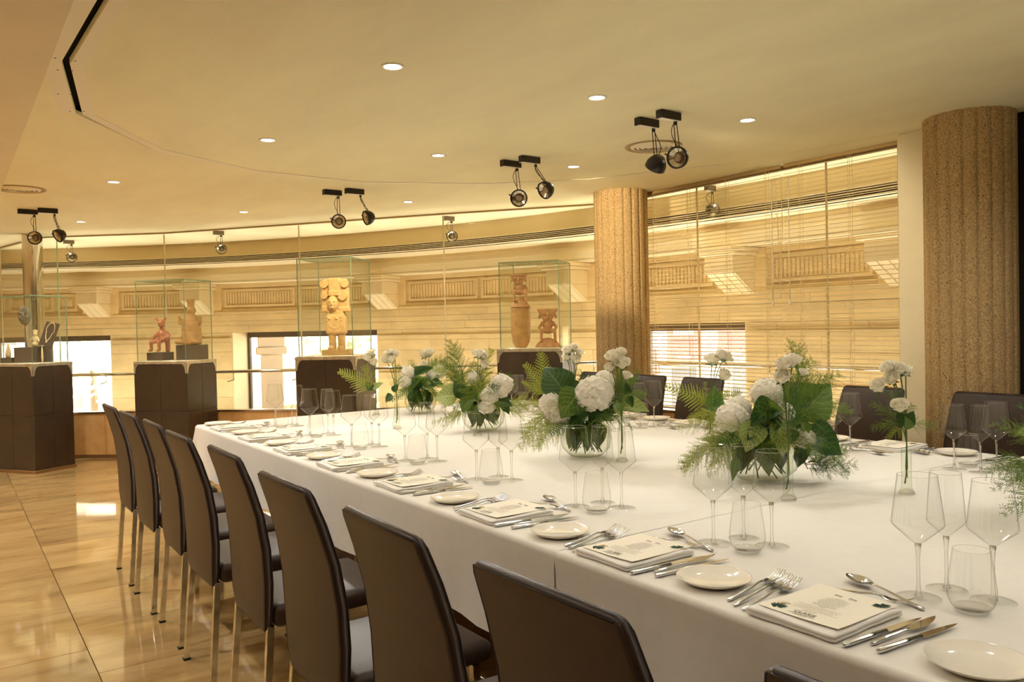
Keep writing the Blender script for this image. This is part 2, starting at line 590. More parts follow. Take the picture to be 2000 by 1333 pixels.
# ------------------------------------------------------------------ floor
floor = struct(MB().box((-3.6, -3.1, -.12), (6.6, 15.4, -.012)).obj('floor', MT['stone_back']))
TX, TY = 1.20, .60
tile_me = MB().bbox((0, 0, -.012), (TX - .003, TY - .003, 0), .0012, 1, smooth=False).mesh('floor_tile', MT['travertine'])
for iy in range(0, 19):
    for ix in range(-1, 4):
        x = .468 - TX + ix * TX
        y = -.26 + iy * TY + (0 if ix % 2 == 0 else .3)
        xc, yc = x + .6, y + .3
        if xc > 4.9 or yc > 11.4: continue
        if yc > 5.2 and (xc - .892) * .764 + (yc - 10.41) * .645 > .3 and xc > .3: continue
        if yc < .3: continue
        if yc < 1.5 and xc > 2.6: continue
        t = link('floor_tile', tile_me, floor)
        t.location = (x, y, 0)

# ------------------------------------------------------------------ ceiling with its open slot
SLOT = [(.66, -3), (.427, 3.71), (.575, 4.54), (1.051, 5.225), (1.749, 5.62), (2.578, 5.705), (3.47, 5.317), (4.07, 4.777), (4.52, 3.9), (4.70, 2.5), (4.70, -3)]
def offset_line(P, d):
    out = []
    for i in range(len(P)):
        p = Vector(P[i])
        dd = d(i) if callable(d) else d
        ns = []
        if i > 0: t = (p - Vector(P[i - 1])).normalized(); ns.append(Vector((-t.y, t.x)))
        if i < len(P) - 1: t = (Vector(P[i + 1]) - p).normalized(); ns.append(Vector((-t.y, t.x)))
        n = sum(ns, Vector((0, 0))).normalized()
        k = 1 / max(.5, n.dot(ns[0]))
        out.append(p + n * dd * k)
    return out
hw = lambda i: .014 if i < 3 else .004
SL = offset_line(SLOT, hw)                       # outer side (away from the table)
SR = offset_line(SLOT, lambda i: -hw(i))
arc = []
a = -8.6
def bp(a): return (BC.x + BR * cos(radians(a)), BC.y + BR * sin(radians(a)))
while a < 82.1:
    arc.append(bp(a)); a += 1.5
outer = [(-3.6, -3.1)] + [tuple(p) for p in SL] + [(5.25, -3.1), (5.25, 1.9)] + arc + [(-3.6, arc[-1][1])]
inner = [tuple(p) for p in SR]
def poly_mesh(mb, P, z, th=.02):
    tris = tessellate_polygon([[Vector((p[0], p[1], 0)) for p in P]])
    fs = []
    for t in tris:
        A, B, Cc = (Vector(P[i]) for i in t)
        cr = (B - A).cross(Cc - A)
        fs.append(t if cr < 0 else tuple(reversed(t)))
    n = len(P)
    mb.add([(p[0], p[1], z) for p in P], fs)
    mb.add([(p[0], p[1], z) for p in P] + [(p[0], p[1], z + th) for p in P], [(i, (i + 1) % n, n + (i + 1) % n, n + i) for i in range(n)])
    return mb
cb = MB()
poly_mesh(cb, outer, CEIL)
poly_mesh(cb, inner, CEIL)
ceiling = struct(cb.obj('ceiling', MT['plaster']))
mb = MB().box((-3.8, -3.3, CEIL + .05), (6.9, 15.6, CEIL + .12))
struct(mb.obj('roof_slab', MT['void']))
def strip(P0, d0, d1, i0, i1, z0, z1):
    L0, L1 = offset_line(P0, d0), offset_line(P0, d1)
    m = MB()
    for i in range(i0, i1):
        a, b, c, d = L0[i], L0[i + 1], L1[i + 1], L1[i]
        vs = [(p.x, p.y, z0) for p in (a, b, c, d)] + [(p.x, p.y, z1) for p in (a, b, c, d)]
        m.add(vs, [(0, 1, 2, 3), (7, 6, 5, 4), (0, 4, 5, 1), (1, 5, 6, 2), (2, 6, 7, 3), (3, 7, 4, 0)])
    return m
strip(SLOT, .016, .085, 0, 1, CEIL - .004, CEIL - .0005).obj('slot_panel', MT['plaster_panel'], ceiling)
strip(SLOT, .016, .085, 1, 2, CEIL - .004, CEIL - .0005).obj('slot_panel', MT['plaster_panel'], ceiling)
for i in range(0, 8):
    strip(SLOT, (lambda k: -.016 if k < 3 else -.006), -.065, i, i + 1, CEIL - .004, CEIL - .0005).obj('slot_panel', MT['plaster_panel'], ceiling)
screw = MB().lathe([(0, -.0012), (.004, -.001), (.005, 0)], 8).mesh('panel_screw', MT['bronze'])
for (x, y) in ((.40, 2.9), (.385, 3.66), (.49, 2.9), (.455, 3.66), (.41, 3.82), (.46, 3.80), (.45, 4.2), (.50, 4.18), (.53, 4.5), (.585, 4.46)):
    link('panel_screw', screw, ceiling, Matrix.Translation((x, y, CEIL - .004)))
struct(MB().box((-3.55, -3.05, CEIL - .045), (.36, 8.6, CEIL - .0006)).obj('trim_1', MT['soffit']), 'lower soffit along the walkway side of the ceiling')

# window head rail along the blinds and the glazing
G = [(4.94, 1.9, .645, 1.030), (4.94, 3.357, .64, 1.022), (4.94, 4.517, .635, 1.015), (4.94, 5.66, .625, 1.003), (3.97, 6.86, .585, .972), (3.011, 8.153, .548, .942), (1.991, 9.5, .515, .915), (.892, 10.44, .50, .905), (.585, 11.85, .48, .90), (.25, 14.2, .46, .90)]
def along(i, s, off=0.0):
    a, b = Vector(G[i][:2]), Vector(G[i + 1][:2])
    t = (b - a).normalized()
    n = Vector((t.y, -t.x))
    p = a + (b - a) * s + n * off
    sill = G[i][2] + (G[i + 1][2] - G[i][2]) * s
    rail = G[i][3] + (G[i + 1][3] - G[i][3]) * s
    return p, t, n, sill, rail
GP = [g[:2] for g in G]
def ribbon(off0, off1, zf0, zf1, i0, i1, mat, name, parent=None):
    L0, L1 = offset_line(GP, -off0), offset_line(GP, -off1)
    m = MB()
    for i in range(i0, i1):
        q = [L0[i], L0[i + 1], L1[i + 1], L1[i]]
        k = [i, i + 1, i + 1, i]
        vs = [(p.x, p.y, zf0(G[j])) for p, j in zip(q, k)] + [(p.x, p.y, zf1(G[j])) for p, j in zip(q, k)]
        m.add(vs, [(0, 1, 2, 3), (7, 6, 5, 4), (0, 4, 5, 1), (1, 5, 6, 2), (2, 6, 7, 3), (3, 7, 4, 0)])
    return m.obj(name, mat, parent)
struct(ribbon(-.018, .03, lambda g: CEIL - .026, lambda g: CEIL - .0005, 0, 3, MT['bronze'], 'trim_2'), 'bronze window head above the blinds')
struct(ribbon(-.02, .02, lambda g: CEIL - .012, lambda g: CEIL - .0005, 3, 9, MT['channel'], 'trim_3'), 'thin bronze ceiling channel of the glass wall')

# ------------------------------------------------------------------ dado wall under the glass, stone slabs
dado = struct(ribbon(-.02, .06, lambda g: -.012, lambda g: g[2] - .012, 0, 9, MT['stone_back'], 'wall_dado'))
for i in range(9):
    a, b = Vector(GP[i]), Vector(GP[i + 1])
    n = max(1, round((b - a).length / .72))
    for k in range(n):
        m = MB()
        (p0, t, nn, s0, _), (p1, _, _, s1, _) = along(i, k / n, -.021), along(i, (k + 1) / n, -.021)
        p0 = p0 + t * .0015; p1 = p1 - t * .0015
        q0, q1 = p0 - nn * .02, p1 - nn * .02
        vs = [(p0.x, p0.y, .0), (p1.x, p1.y, .0), (q1.x, q1.y, .0), (q0.x, q0.y, .0), (p0.x, p0.y, s0 - .016), (p1.x, p1.y, s1 - .016), (q1.x, q1.y, s1 - .016), (q0.x, q0.y, s0 - .016)]
        m.add(vs, [(0, 1, 2, 3), (7, 6, 5, 4), (0, 4, 5, 1), (1, 5, 6, 2), (2, 6, 7, 3), (3, 7, 4, 0)])
        m.obj('stone_slab', MT['dado'], dado)
ribbon(-.055, .075, lambda g: g[2] - .014, lambda g: g[2], 0, 9, MT['steel'], 'sill_cap', dado)
struct(ribbon(-.052, -.042, lambda g: 0.0, lambda g: .035, 0, 9, MT['brass'], 'baseboard_outer'))

# ------------------------------------------------------------------ glass wall
wn = 0
for i in range(9):
    wn += 1
    w = thing('window_%d' % wn, None, None)
    struct(w, 'tall frameless glass panel of the %s' % ('window behind the blinds' if i < 3 else 'glazed partition'))
    p0, t, n, s0, _ = along(i, 0)
    p1, _, _, s1, _ = along(i, 1)
    a, b = p0 + t * .004, p1 - t * .004
    m = MB()
    m.add([(a.x, a.y, s0), (b.x, b.y, s1), (b.x, b.y, CEIL - .02), (a.x, a.y, CEIL - .02)], [(0, 1, 2, 3)])
    m.obj('glass_pane', MT['pane'], w)
    m = MB()
    c0, c1 = p0 - t * .005 - n * .006, p0 + t * .005 + n * .006
    m.box((-.005, -.006, s0), (.005, .006, CEIL - .02), M=Matrix(((t.x, n.x, 0, p0.x), (t.y, n.y, 0, p0.y), (0, 0, 1, 0), (0, 0, 0, 1))))
    m.obj('glass_joint', MT['glass_line'], w)

# ------------------------------------------------------------------ concrete columns
def column(name, x, y, r, label):
    m = MB()
    n = 20
    prof = []
    for k in range(n):
        a0 = 2 * pi * k / n
        da = 2 * pi / n
        for (f, rr) in ((.0, r - .012), (.10, r - .010), (.16, r - .002), (.34, r), (.58, r + .001), (.82, r), (.92, r - .003)):
            prof.append((a0 + da * f, rr))
    N = len(prof)
    zs = [0, .6, 1.2, 1.8, CEIL]
    vs = [(rr * cos(a), rr * sin(a), z) for z in zs for a, rr in prof]
    fs = [(j * N + i, j * N + (i + 1) % N, (j + 1) * N + (i + 1) % N, (j + 1) * N + i) for j in range(len(zs) - 1) for i in range(N)]
    m.add(vs, fs, 0, True)
    o = m.obj(name, MT['concrete'])
    o.location = (x, y, 0)
    struct(o, label)
column('column', 4.655, 5.10, .222, 'fluted concrete column between the glass wall and the blinds')
column('column', 4.655, 2.275, .228, 'fluted concrete column beside the cream post')
post = struct(MB().bbox((4.72, 2.49, 0), (4.97, 2.725, CEIL), .004, 1).obj('trim_4', MT['post']), 'cream painted post at the end of the blinds')
for z in (.95, 1.45, 2.2):
    MB().lathe([(0, .0015), (.004, .001), (.005, 0)], 8).obj('panel_screw', MT['bronze'], post, Matrix.Translation((4.80, 2.49, z)) @ Matrix.Rotation(radians(90), 4, 'X'))
struct(MB().box((4.80, -3.1, 0), (4.90, 2.12, CEIL)).obj('wall_right', MT['darkwall']))
struct(MB().box((4.90, 1.5, -.1), (6.9, 1.62, CEIL)).obj('wall_end', MT['darkwall']))
struct(MB().box((-3.7, -3.1, 0), (-3.5, 15.4, CEIL + .1)).obj('wall_left', MT['wall']))
struct(MB().box((-3.7, -3.2, 0), (5.4, -3.0, CEIL + .1)).obj('wall_near', MT['wall']))

# ------------------------------------------------------------------ bulkhead, slot vents and cornice beyond the glass
VR = 10.87
m = MB()
arc_prism(m, bulk_r, lambda a: bulk_r(a) + .02, 2.283, CEIL + .03, A_LO, A_HI)
struct(m.obj('trim_5', MT['bulk']), 'tan bulkhead above the slot vents')
vent = struct(arc_prism(MB(), lambda a: bulk_r(a) + .05, lambda a: bulk_r(a) + .06, 2.20, 2.30, A_LO, A_HI).obj('trim_6', MT['void']), 'linear slot vent running along the ceiling beyond the glass')
for k in range(5):
    z = 2.283 - .017 * k
    arc_prism(MB(), lambda a: bulk_r(a) - (.004 if k in (0, 4) else 0), lambda a: bulk_r(a) + .03, z - .006, z, A_LO, A_HI).obj('vent_bar', MT['cream'], vent)
cor = struct(arc_prism(MB(), VR, VR + .04, 2.02, 2.215, A_LO, A_HI).obj('trim_7', MT['cream']), 'cream cornice band below the slot vent')
arc_prism(MB(), bulk_r, VR + .02, 2.206, 2.215, A_LO, A_HI).obj('cornice_soffit', MT['cream'], cor)
arc_prism(MB(), VR - .03, VR, 2.165, 2.206, A_LO, A_HI).obj('cornice_bead', MT['bulk'], cor)
arc_prism(MB(), VR - .008, VR, 2.105, 2.115, A_LO, A_HI).obj('cornice_bead', MT['cream'], cor)
arc_prism(MB(), VR, FR + .5, 2.005, 2.03, A_LO, A_HI).obj('cornice_soffit', MT['cream'], cor)

# ------------------------------------------------------------------ curved stone facade with window openings
WIN = [(4.65, 11.8), (15.6, 16.9), (29.8, 41.4), (50.67, 60.0)]
HEAD, THK = 1.34, .42
solid = []
a = A_LO
for w0, w1 in WIN:
    solid.append((a, w0)); a = w1
solid.append((a, A_HI))
m = MB()
arc_prism(m, FR + .02, FR + THK, HEAD, CEIL + .05, A_LO, A_HI)
for a0, a1 in solid:
    arc_prism(m, FR + .02, FR + THK, -.3, HEAD, a0, a1)
for w0, w1 in WIN:
    arc_prism(m, FR + .02, FR + THK, -.3, .10, w0, w1)
fac = struct(m.obj('wall_outer', MT['stone_back']), 'curved sandstone wall of the building beyond the glass')
rng = random.Random(3)
def course(z0, z1, a0, a1, blk, off, proud=0.0, name='stone_block', mat='stone'):
    w = math.degrees(blk / FR)
    a = a0
    nxt = a0 + w * (off if off > 0 else 1)
    while a < a1 - .01:
        b = min(nxt, a1)
        if a1 - b < w * .3: b = a1
        g = .006
        arc_prism(MB(), FR - proud + rng.uniform(-.002, .002), FR + .03, z0 + .0014, z1 - .0014, a + g, b - g, 2.0).obj(name, MT[mat], fac)
        a = b
        nxt = b + w
levels = [(-.05, .17), (.17, .46), (.46, .72), (.80, 1.08), (1.08, 1.21), (1.27, 1.34)]
for k, (z0, z1) in enumerate(levels):
    for a0, a1 in solid:
        if a1 < -6 or a0 > 72: continue
        course(z0, z1, max(a0, -8), min(a1, 72), .86, .5 if k % 2 else 1.0)
for a0, a1 in solid:
    if a0 > 72: continue
    course(.72, .80, max(a0, -8), min(a1, 72), 1.7, .6, .014, 'string_course')
    course(1.21, 1.27, max(a0, -8), min(a1, 72), 1.7, .6, .016, 'string_course')
course(1.34, 1.435, -8, 72, 1.1, .5)
course(1.435, 1.50, -8, 72, 1.5, 1)
course(1.50, 1.585, -8, 72, 1.3, .4)
course(1.585, 1.625, -8, 72, 2.2, 1, .035, 'molding_stone')
course(1.625, 1.665, -8, 72, 2.2, 1, .018, 'molding_stone')
course(1.665, 1.945, -8, 72, 1.9, 1, 0.0, 'frieze_stone')
course(1.945, 2.005, -8, 72, 2.2, .5, .02, 'molding_stone')

CORB = [-3.23, 4.82, 14.95, 28.85, 43.41, 51.35, 61.5]
def fmat(a, r=FR):
    x, y = pol(a, r)
    u = (cos(radians(a)), sin(radians(a)))
    # x tangential, y inward to the room, z up
    return Matrix(((-u[1], -u[0], 0, x), (u[0], -u[1], 0, y), (0, 0, 1, 0), (0, 0, 0, 1)))
cap_me = MB().bbox((-.20, 0, 1.965), (.20, .44, 2.003), .006, 1).bbox((-.185, 0, 1.93), (.185, .41, 1.965), .01, 2).mesh('corbel_cap', MT['white_stone'])
blk_me = MB().bbox((-.15, 0, 1.775), (.15, .36, 1.93), .006, 1).mesh('corbel_block', MT['white_stone'])
brk = MB()
brk.add([(-.15, 0, 1.775), (-.15, .33, 1.775), (-.15, .05, 1.60), (-.15, 0, 1.60), (.15, 0, 1.775), (.15, .33, 1.775), (.15, .05, 1.60), (.15, 0, 1.60)],
        [(0, 1, 2, 3), (7, 6, 5, 4), (1, 5, 6, 2), (0, 4, 5, 1), (3, 2, 6, 7)])
brk_me = brk.mesh('corbel_bracket', MT['white_stone'])
fl = MB()
fl.add([(-.035, .34, 1.772), (.035, .34, 1.772), (.035, .062, 1.597), (-.035, .062, 1.597), (-.035, .33, 1.775), (.035, .33, 1.775), (.035, .05, 1.60), (-.035, .05, 1.60)],
       [(0, 1, 2, 3), (0, 4, 5, 1), (1, 5, 6, 2), (2, 6, 7, 3), (3, 7, 4, 0)])
fl_me = fl.mesh('corbel_flute', MT['white_stone'])
back_me = MB().bbox((-.26, -.02, 1.60), (.26, .03, 2.0), .004, 1).mesh('corbel_plate', MT['stone'])
for a in CORB:
    c = link('corbel', cap_me, fac, fmat(a))
    link('corbel_block', blk_me, c)
    link('corbel_bracket', brk_me, c)
    link('corbel_plate', back_me, c)
    for dx in (-.095, 0, .095):
        link('corbel_flute', fl_me, c, Matrix.Translation((dx, 0, 0)))
# frieze panels between the corbels: raised frames, most of them filled with ribs
def frieze(a0, a1, ribs):
    m = MB()
    z0, z1, bw = 1.685, 1.925, .03
    d = math.degrees(bw / FR)
    for (r0, r1, w0, w1, p) in ((z0, z0 + bw, a0, a1, .02), (z1 - bw, z1, a0, a1, .02), (z0 + bw, z1 - bw, a0, a0 + d, .02), (z0 + bw, z1 - bw, a1 - d, a1, .02)):
        arc_prism(m, FR - p, FR + .01, r0, r1, w0, w1)
    if ribs:
        o = m.obj('frieze_panel', MT['stone'], fac)
        m2 = MB()
        n = int((a1 - a0 - 2 * d) / math.degrees(.042 / FR))
        for k in range(n):
            b = a0 + d + (a1 - a0 - 2 * d) * (k + .5) / n
            wd = math.degrees(.013 / FR)
            arc_prism(m2, FR - .012, FR + .01, z0 + bw + .008, z1 - bw - .008, b - wd, b + wd, 4)
        tag(m2.obj('frieze_ribs', MT['stone'], o), kind='stuff')
    else:
        arc_prism(m, FR - .012, FR + .01, z0 + bw + .04, z1 - bw - .04, a0 + 2.2 * d, a1 - 2.2 * d)
        m.obj('frieze_panel', MT['stone'], fac)
for (c0, c1) in zip(CORB[:-1], CORB[1:]):
    s0, s1 = c0 + 1.6, c1 - 1.6
    if c0 > 50:
        n = 4
        for k in range(n):
            frieze(s0 + (s1 - s0) * k / n + .15, s0 + (s1 - s0) * (k + 1) / n - .15, False)
    else:
        n = 1 if s1 - s0 < 8 else 2
        for k in range(n):
            frieze(s0 + (s1 - s0) * k / n + (.15 if k else 0), s0 + (s1 - s0) * (k + 1) / n - (.15 if k < n - 1 else 0), True)
# glazed outer windows
for w0, w1 in WIN:
    wn += 1
    w = thing('window_%d' % wn, None, None)
    struct(w, 'low window opening through the sandstone wall to the street')
    d = math.degrees(.05 / FR)
    R0, R1 = FR + THK - .06, FR + THK - .01
    arc_prism(MB(), R0, R1, HEAD - .075, HEAD, w0, w1).obj('window_frame', MT['plinth'], w)
    arc_prism(MB(), R0, R1, .10, .16, w0, w1).obj('window_frame', MT['plinth'], w)
    for e0, e1 in ((w0, w0 + d), (w1 - d, w1)):
        arc_prism(MB(), R0, R1, .16, HEAD - .075, e0, e1).obj('window_frame', MT['plinth'], w)
    arc_prism(MB(), R0 + .02, R0 + .026, .16, HEAD - .075, w0 + d, w1 - d).obj('glass_pane', MT['pane'], w)
    for e, s in ((w0, 1), (w1, -1)):   # pale reveal lining
        l0, l1 = (e, e + .09) if s > 0 else (e - .09, e)
        arc_prism(MB(), FR + .004, R0, .10, HEAD - .001, l0, l1).obj('reveal_lining', MT['white_stone'], w)

# ------------------------------------------------------------------ chrome handrail outside the glass
rail = thing('handrail', 'long chrome handrail running outside the glass wall', 'handrail')
rl = offset_line(GP, -.12)
path = [(rl[i].x, rl[i].y, G[i][3]) for i in range(len(G) - 1)]
MB().tube(path, .018, 10).obj('rail_tube', MT['chrome'], rail)
for i in range(0, 8):
    for s in (.08, .55) if i >= 3 else (.5,):
        p, t, n, sl, rz = along(i, s, .12)
        q, *_ = along(i, s, .02)
        MB().tube([(q.x, q.y, rz - .10), (p.x, p.y, rz - .09), (p.x, p.y, rz - .015)], .007, 6).obj('rail_bracket', MT['chrome'], rail)

# ------------------------------------------------------------------ steel column and glass fin at the far corner
cx, cy = .80, 10.22
o = MB().lathe([(.098, 0), (.098, CEIL)], 32).obj('column', MT['chrome'])
o.location = (cx, cy, 0)
struct(o, 'polished steel column at the far corner of the glass wall')
fin = thing('glass_fin', 'narrow upright glass fin beside the polished steel column', 'glass panel', (.955, 10.20, 0), radians(-35))
MB().box((-.085, -.006, .0), (.085, .006, CEIL - .001)).obj('glass_pane', MT['case_pane'], fin)
for x in (-.093, .085):
    MB().box((x, -.006, .0), (x + .008, .006, CEIL - .001)).obj('polished_edge', MT['pale_edge'], fin)
# ------------------------------------------------------------------ ceiling fittings
ORD = ['first', 'second', 'third', 'fourth', 'fifth', 'sixth', 'seventh', 'eighth', 'ninth', 'tenth']
def spotlamp(loc, aim, watt, ang, size=.05, blend=.35, col=WARM, parent=None):
    l = bpy.data.lights.new('lamp', 'SPOT')
    l.energy = watt
    l.color = col
    l.spot_size = radians(ang)
    l.spot_blend = blend
    l.shadow_soft_size = size
    o = bpy.data.objects.new('lamp', l)
    COL.objects.link(o)
    o.location = loc
    d = Vector(aim) - Vector(loc)
    o.rotation_euler = d.to_track_quat('-Z', 'Y').to_euler()
    if parent is not None:
        o.parent = parent
        o.matrix_parent_inverse = Matrix.Translation(parent.location).inverted()
    return o

def make_downlight():
    t = thing('ceiling_light', 'recessed round downlight', 'light', group='recessed ceiling downlights')
    MB().lathe([(.036, .0), (.036, -.004), (.044, -.006), (.049, -.003), (.050, 0)], 28).obj('trim_ring', MT['white_paint'], t)
    MB().lathe([(0, -.0015), (.036, -.0015)], 28).obj('lens', MT['lens'], t)
    return t
dl = make_downlight()
DL = [(1.563, 3.089, 'first row from the front of the ceiling, walkway column'), (2.614, 3.015, 'first row from the front of the ceiling, middle column'), (3.62, 2.937, 'first row from the front of the ceiling, window column'),
      (1.546, 4.642, 'second row, walkway column, inside the slot line'), (2.604, 4.541, 'second row, middle column'), (3.604, 4.417, 'second row, window column before the concrete column'),
      (1.023, 6.445, 'behind the slot line above the walkway'), (2.275, 7.552, 'above the tall stone statue case'), (3.326, 6.343, 'third row, before the urn case'), (1.107, 8.858, 'above the case of seated clay figures')]
for i, (x, y, w) in enumerate(DL):
    o = place(dl, 'small round recessed downlight, ' + w, (x, y, CEIL - .0005), group='recessed ceiling downlights')
    spotlamp((x, y, CEIL - .02), (x, y, 0), DOWN_W * (2.0 if y > 6 else 1.2 if (y > 4 and x < 3) else .47), 152, .025, .9)
# added unseen lamps: the grid carried on, walkway rows to light the cloth side
for (x, y) in ((1.57, 1.5), (2.62, 1.45), (3.62, 1.4), (1.57, 0), (2.62, 0), (3.62, 0), (1.6, -1.5), (2.6, -1.5), (-.25, .6), (-.25, 2.1), (-.25, 3.6), (-.25, 5.1), (-.25, 6.6), (-.25, 8.1), (-.25, 10.2), (-2.0, 1.5), (-2.0, 4.5), (-2.0, 7.5), (-2.0, 10.5)):
    spotlamp((x, y, CEIL - .07), (x, y, 0), DOWN_W * ((1.15 if x > 3 else .48) if x > 0 else (.7 if y < 3 else 2.6)), 152, .025, .9)

def make_vent():
    t = thing('ceiling_vent', 'round ceiling air diffuser', 'vent', group='round air diffusers')
    MB().lathe([(.176, 0), (.176, -.004), (.170, -.008), (.150, -.003), (.150, 0)], 40).obj('diffuser_ring', MT['channel'], t)
    for k in range(1, 5):
        r = .150 - k * .030
        MB().lathe([(r + .022, -.001), (r + .020, -.006), (r, -.008 - .002 * k), (r - .003, -.007 - .002 * k), (r + .014, -.001)], 36).obj('diffuser_ring', MT['plaster_panel'], t)
    MB().lathe([(0, -.0008), (.151, -.0008)], 32).obj('diffuser_back', MT['channel'], t)
    return t
cv = make_vent()
place(cv, 'round ringed air diffuser in the ceiling by the lowered soffit', (.484, 7.066, CEIL - .0005), group='round air diffusers')
place(cv, 'round ringed air diffuser behind the front pair of spotlights', (3.641, 3.678, CEIL - .0005), group='round air diffusers')

# track spotlight: driver box, bracket, cable, round head with faceted reflector
def spotlight(loc, boxdir, arm, face, label, group, outside=False, box_len=.15):
    t = thing('spotlight', label, 'spotlight', loc, 0, group)
    bm_ = MT['black'] if not outside else MT['grey_metal']
    bx = Matrix.Rotation(boxdir, 4, 'Z')
    MB().bbox((-.02, -.022, -.042), (box_len - .02, .022, 0), .003, 1).obj('driver_box', bm_, t, bx)
    pl = MB().box((-.015, -.018, -.0435), (box_len - .025, .018, -.0421)).obj('driver_plate', MT['white_paint'], t, bx)
    e = bx @ Vector((box_len - .045, 0, -.042))
    h = e + Vector(arm)
    fd = Vector(face).normalized()
    m = MB()
    side = fd.cross(Vector((0, 0, 1))).normalized()
    for s in (-.008, .008):
        m.sweep([(e + side * s, .0025, .0025), (e + side * s + Vector((0, 0, -.02)), .0025, .0025), (h + side * s * 1.3 + Vector((0, 0, .05)), .0025, .0025)], 6)
    m.obj('arm', MT['black'] if not outside else MT['grey_metal'], t)
    MB().ball(e + Vector((0, 0, -.012)), .010, 8, 6).obj('swivel', MT['black'], t)
    c = []
    for k in range(13):
        u = k / 12
        p = e.lerp(h + Vector((0, 0, .03)) - fd * .02, u) + (side * .035 + Vector((0, 0, -.0))) * sin(pi * u) * (1.4 if outside else .8) + Vector((-.02, 0, 0)) * sin(2 * pi * u) * .5
        c.append(p)
    MB().tube(c, .0022, 5).obj('cable', MT['black'], t)
    R = fd.to_track_quat('Z', 'Y').to_matrix().to_4x4()
    H = Matrix.Translation(h) @ R
    hd = MB().lathe([(0, -.055), (.028, -.055), (.045, -.035), (.056, -.012), (.058, .016), (.055, .018), (.0505, .012), (.049, -.004)], 28).obj('lamp_head', MT['black'] if not outside else MT['grey_metal'], t, H)
    f = MB()
    n = 30
    for k in range(n):
        a0, a1 = 2 * pi * k / n, 2 * pi * (k + .72) / n
        vs = [(.049 * cos(a0), .049 * sin(a0), .010), (.049 * cos(a1), .049 * sin(a1), .010), (.024 * cos(a1), .024 * sin(a1), -.006), (.024 * cos(a0), .024 * sin(a0), -.006)]
        f.add(vs, [(0, 1, 2, 3)])
    f.obj('reflector', MT['reflector'], hd)
    MB().lathe([(.049, .004), (.02, -.012), (0, -.014)], 24).obj('reflector_bowl', MT['bowlmetal'], hd)
    MB().lathe([(0, .006), (.018, .005), (.022, .0), (.022, -.012)], 20).obj('lamp_cap', MT['lampcap'], hd)
    MB().tube([(-.046, .012, .012), (-.066, .03, .012)], .004, 6).obj('aiming_knob', MT['black'], hd)
    return t
def W(a, b, c):  # picture-right, away, up components turned into room axes
    return Vector((a * cos(YAW) + b * sin(YAW), -a * sin(YAW) + b * cos(YAW), c))
SPOTS = [((.56, 8.19), W(0, 0, -.20), W(.15, -1, -.25), 'front-facing spotlight of the pair over the necklace case'), ((.70, 8.05), W(.03, 0, -.19), W(-.55, -.8, -.55), 'tilted spotlight of the pair over the necklace case'),
         ((2.47, 6.08), W(0, 0, -.20), W(.1, -1, -.15), 'front-facing spotlight of the pair before the stone statue'), ((2.60, 5.95), W(.05, 0, -.18), W(-.85, -.55, -.25), 'side-tilted spotlight of the pair before the stone statue'),
         ((3.06, 4.47), W(.01, 0, -.20), W(-.15, -1, -.25), 'front-facing spotlight of the pair before the concrete column'), ((3.09, 4.30), W(.06, 0, -.17), W(-.75, -.6, -.45), 'tilted spotlight of the pair before the concrete column'),
         ((3.07, 3.20), W(.02, .06, -.19), W(-.2, .4, -.5), 'half-hidden spotlight with copper reflector over the table'), ((3.06, 3.03), W(.01, .0, -.19), W(-.6, -.75, -.15), 'large front spotlight hanging over the table')]
for (p, arm, fc, lb) in SPOTS:
    spotlight((p[0], p[1], CEIL - .0005), radians(2), arm, fc, 'black ' + lb, 'black spotlight pairs in the room')
OSP = [(1.165, 10.66, 'behind the gap between the two near cases'), (2.43, 9.10, 'above the seated clay figures case'), (4.10, 7.02, 'between the stone statue and the urn'), (5.07, 4.52, 'seen through the first blind beside the column'), (5.07, 2.88, 'seen through the second blind beside the cream post')]
for (x, y, lb) in OSP:
    spotlight((x, y, CEIL - .0005), radians(8), W(.0, 0, -.15), W(.25, -1, -.25), 'grey spotlight beyond the glass, ' + lb, 'grey spotlights beyond the glass', True, .11)

# lamps of those spotlights: aimed at the exhibits, the column and the stone wall
def aim(loc, at, w, ang, col=WARM):
    spotlamp(loc, at, w, ang, .03, .5, col)
GOLD = (1.0, .84, .56)
aim((2.66, 6.0, 2.36), (2.97, 7.12, 1.6), SPOT_W * 1.6, 26, (1.0, .86, .6))
aim((2.50, 6.14, 2.36), (2.0, 9.2, 1.3), SPOT_W * .9, 26)
aim((3.20, 4.52, 2.36), (4.25, 5.75, 1.4), SPOT_W * .7, 34, GOLD)
aim((3.24, 4.34, 2.36), (4.55, 5.0, 2.0), SPOT_W * 1.6, 44, GOLD)
aim((3.24, 3.24, 2.36), (4.9, 3.4, 1.5), SPOT_W * .6, 80, GOLD)
aim((3.05, 4.36, 2.20), (2.35, 1.4, .75), TABLE_W, 62)       # the heads that face the table
aim((2.46, 5.99, 2.20), (2.2, 3.4, .75), TABLE_W, 60)
aim((3.0, 2.93, 2.22), (2.0, .9, .75), TABLE_W * .35, 66)
aim((.62, 8.25, 2.36), (.8, 9.9, 1.3), SPOT_W * .6, 40)
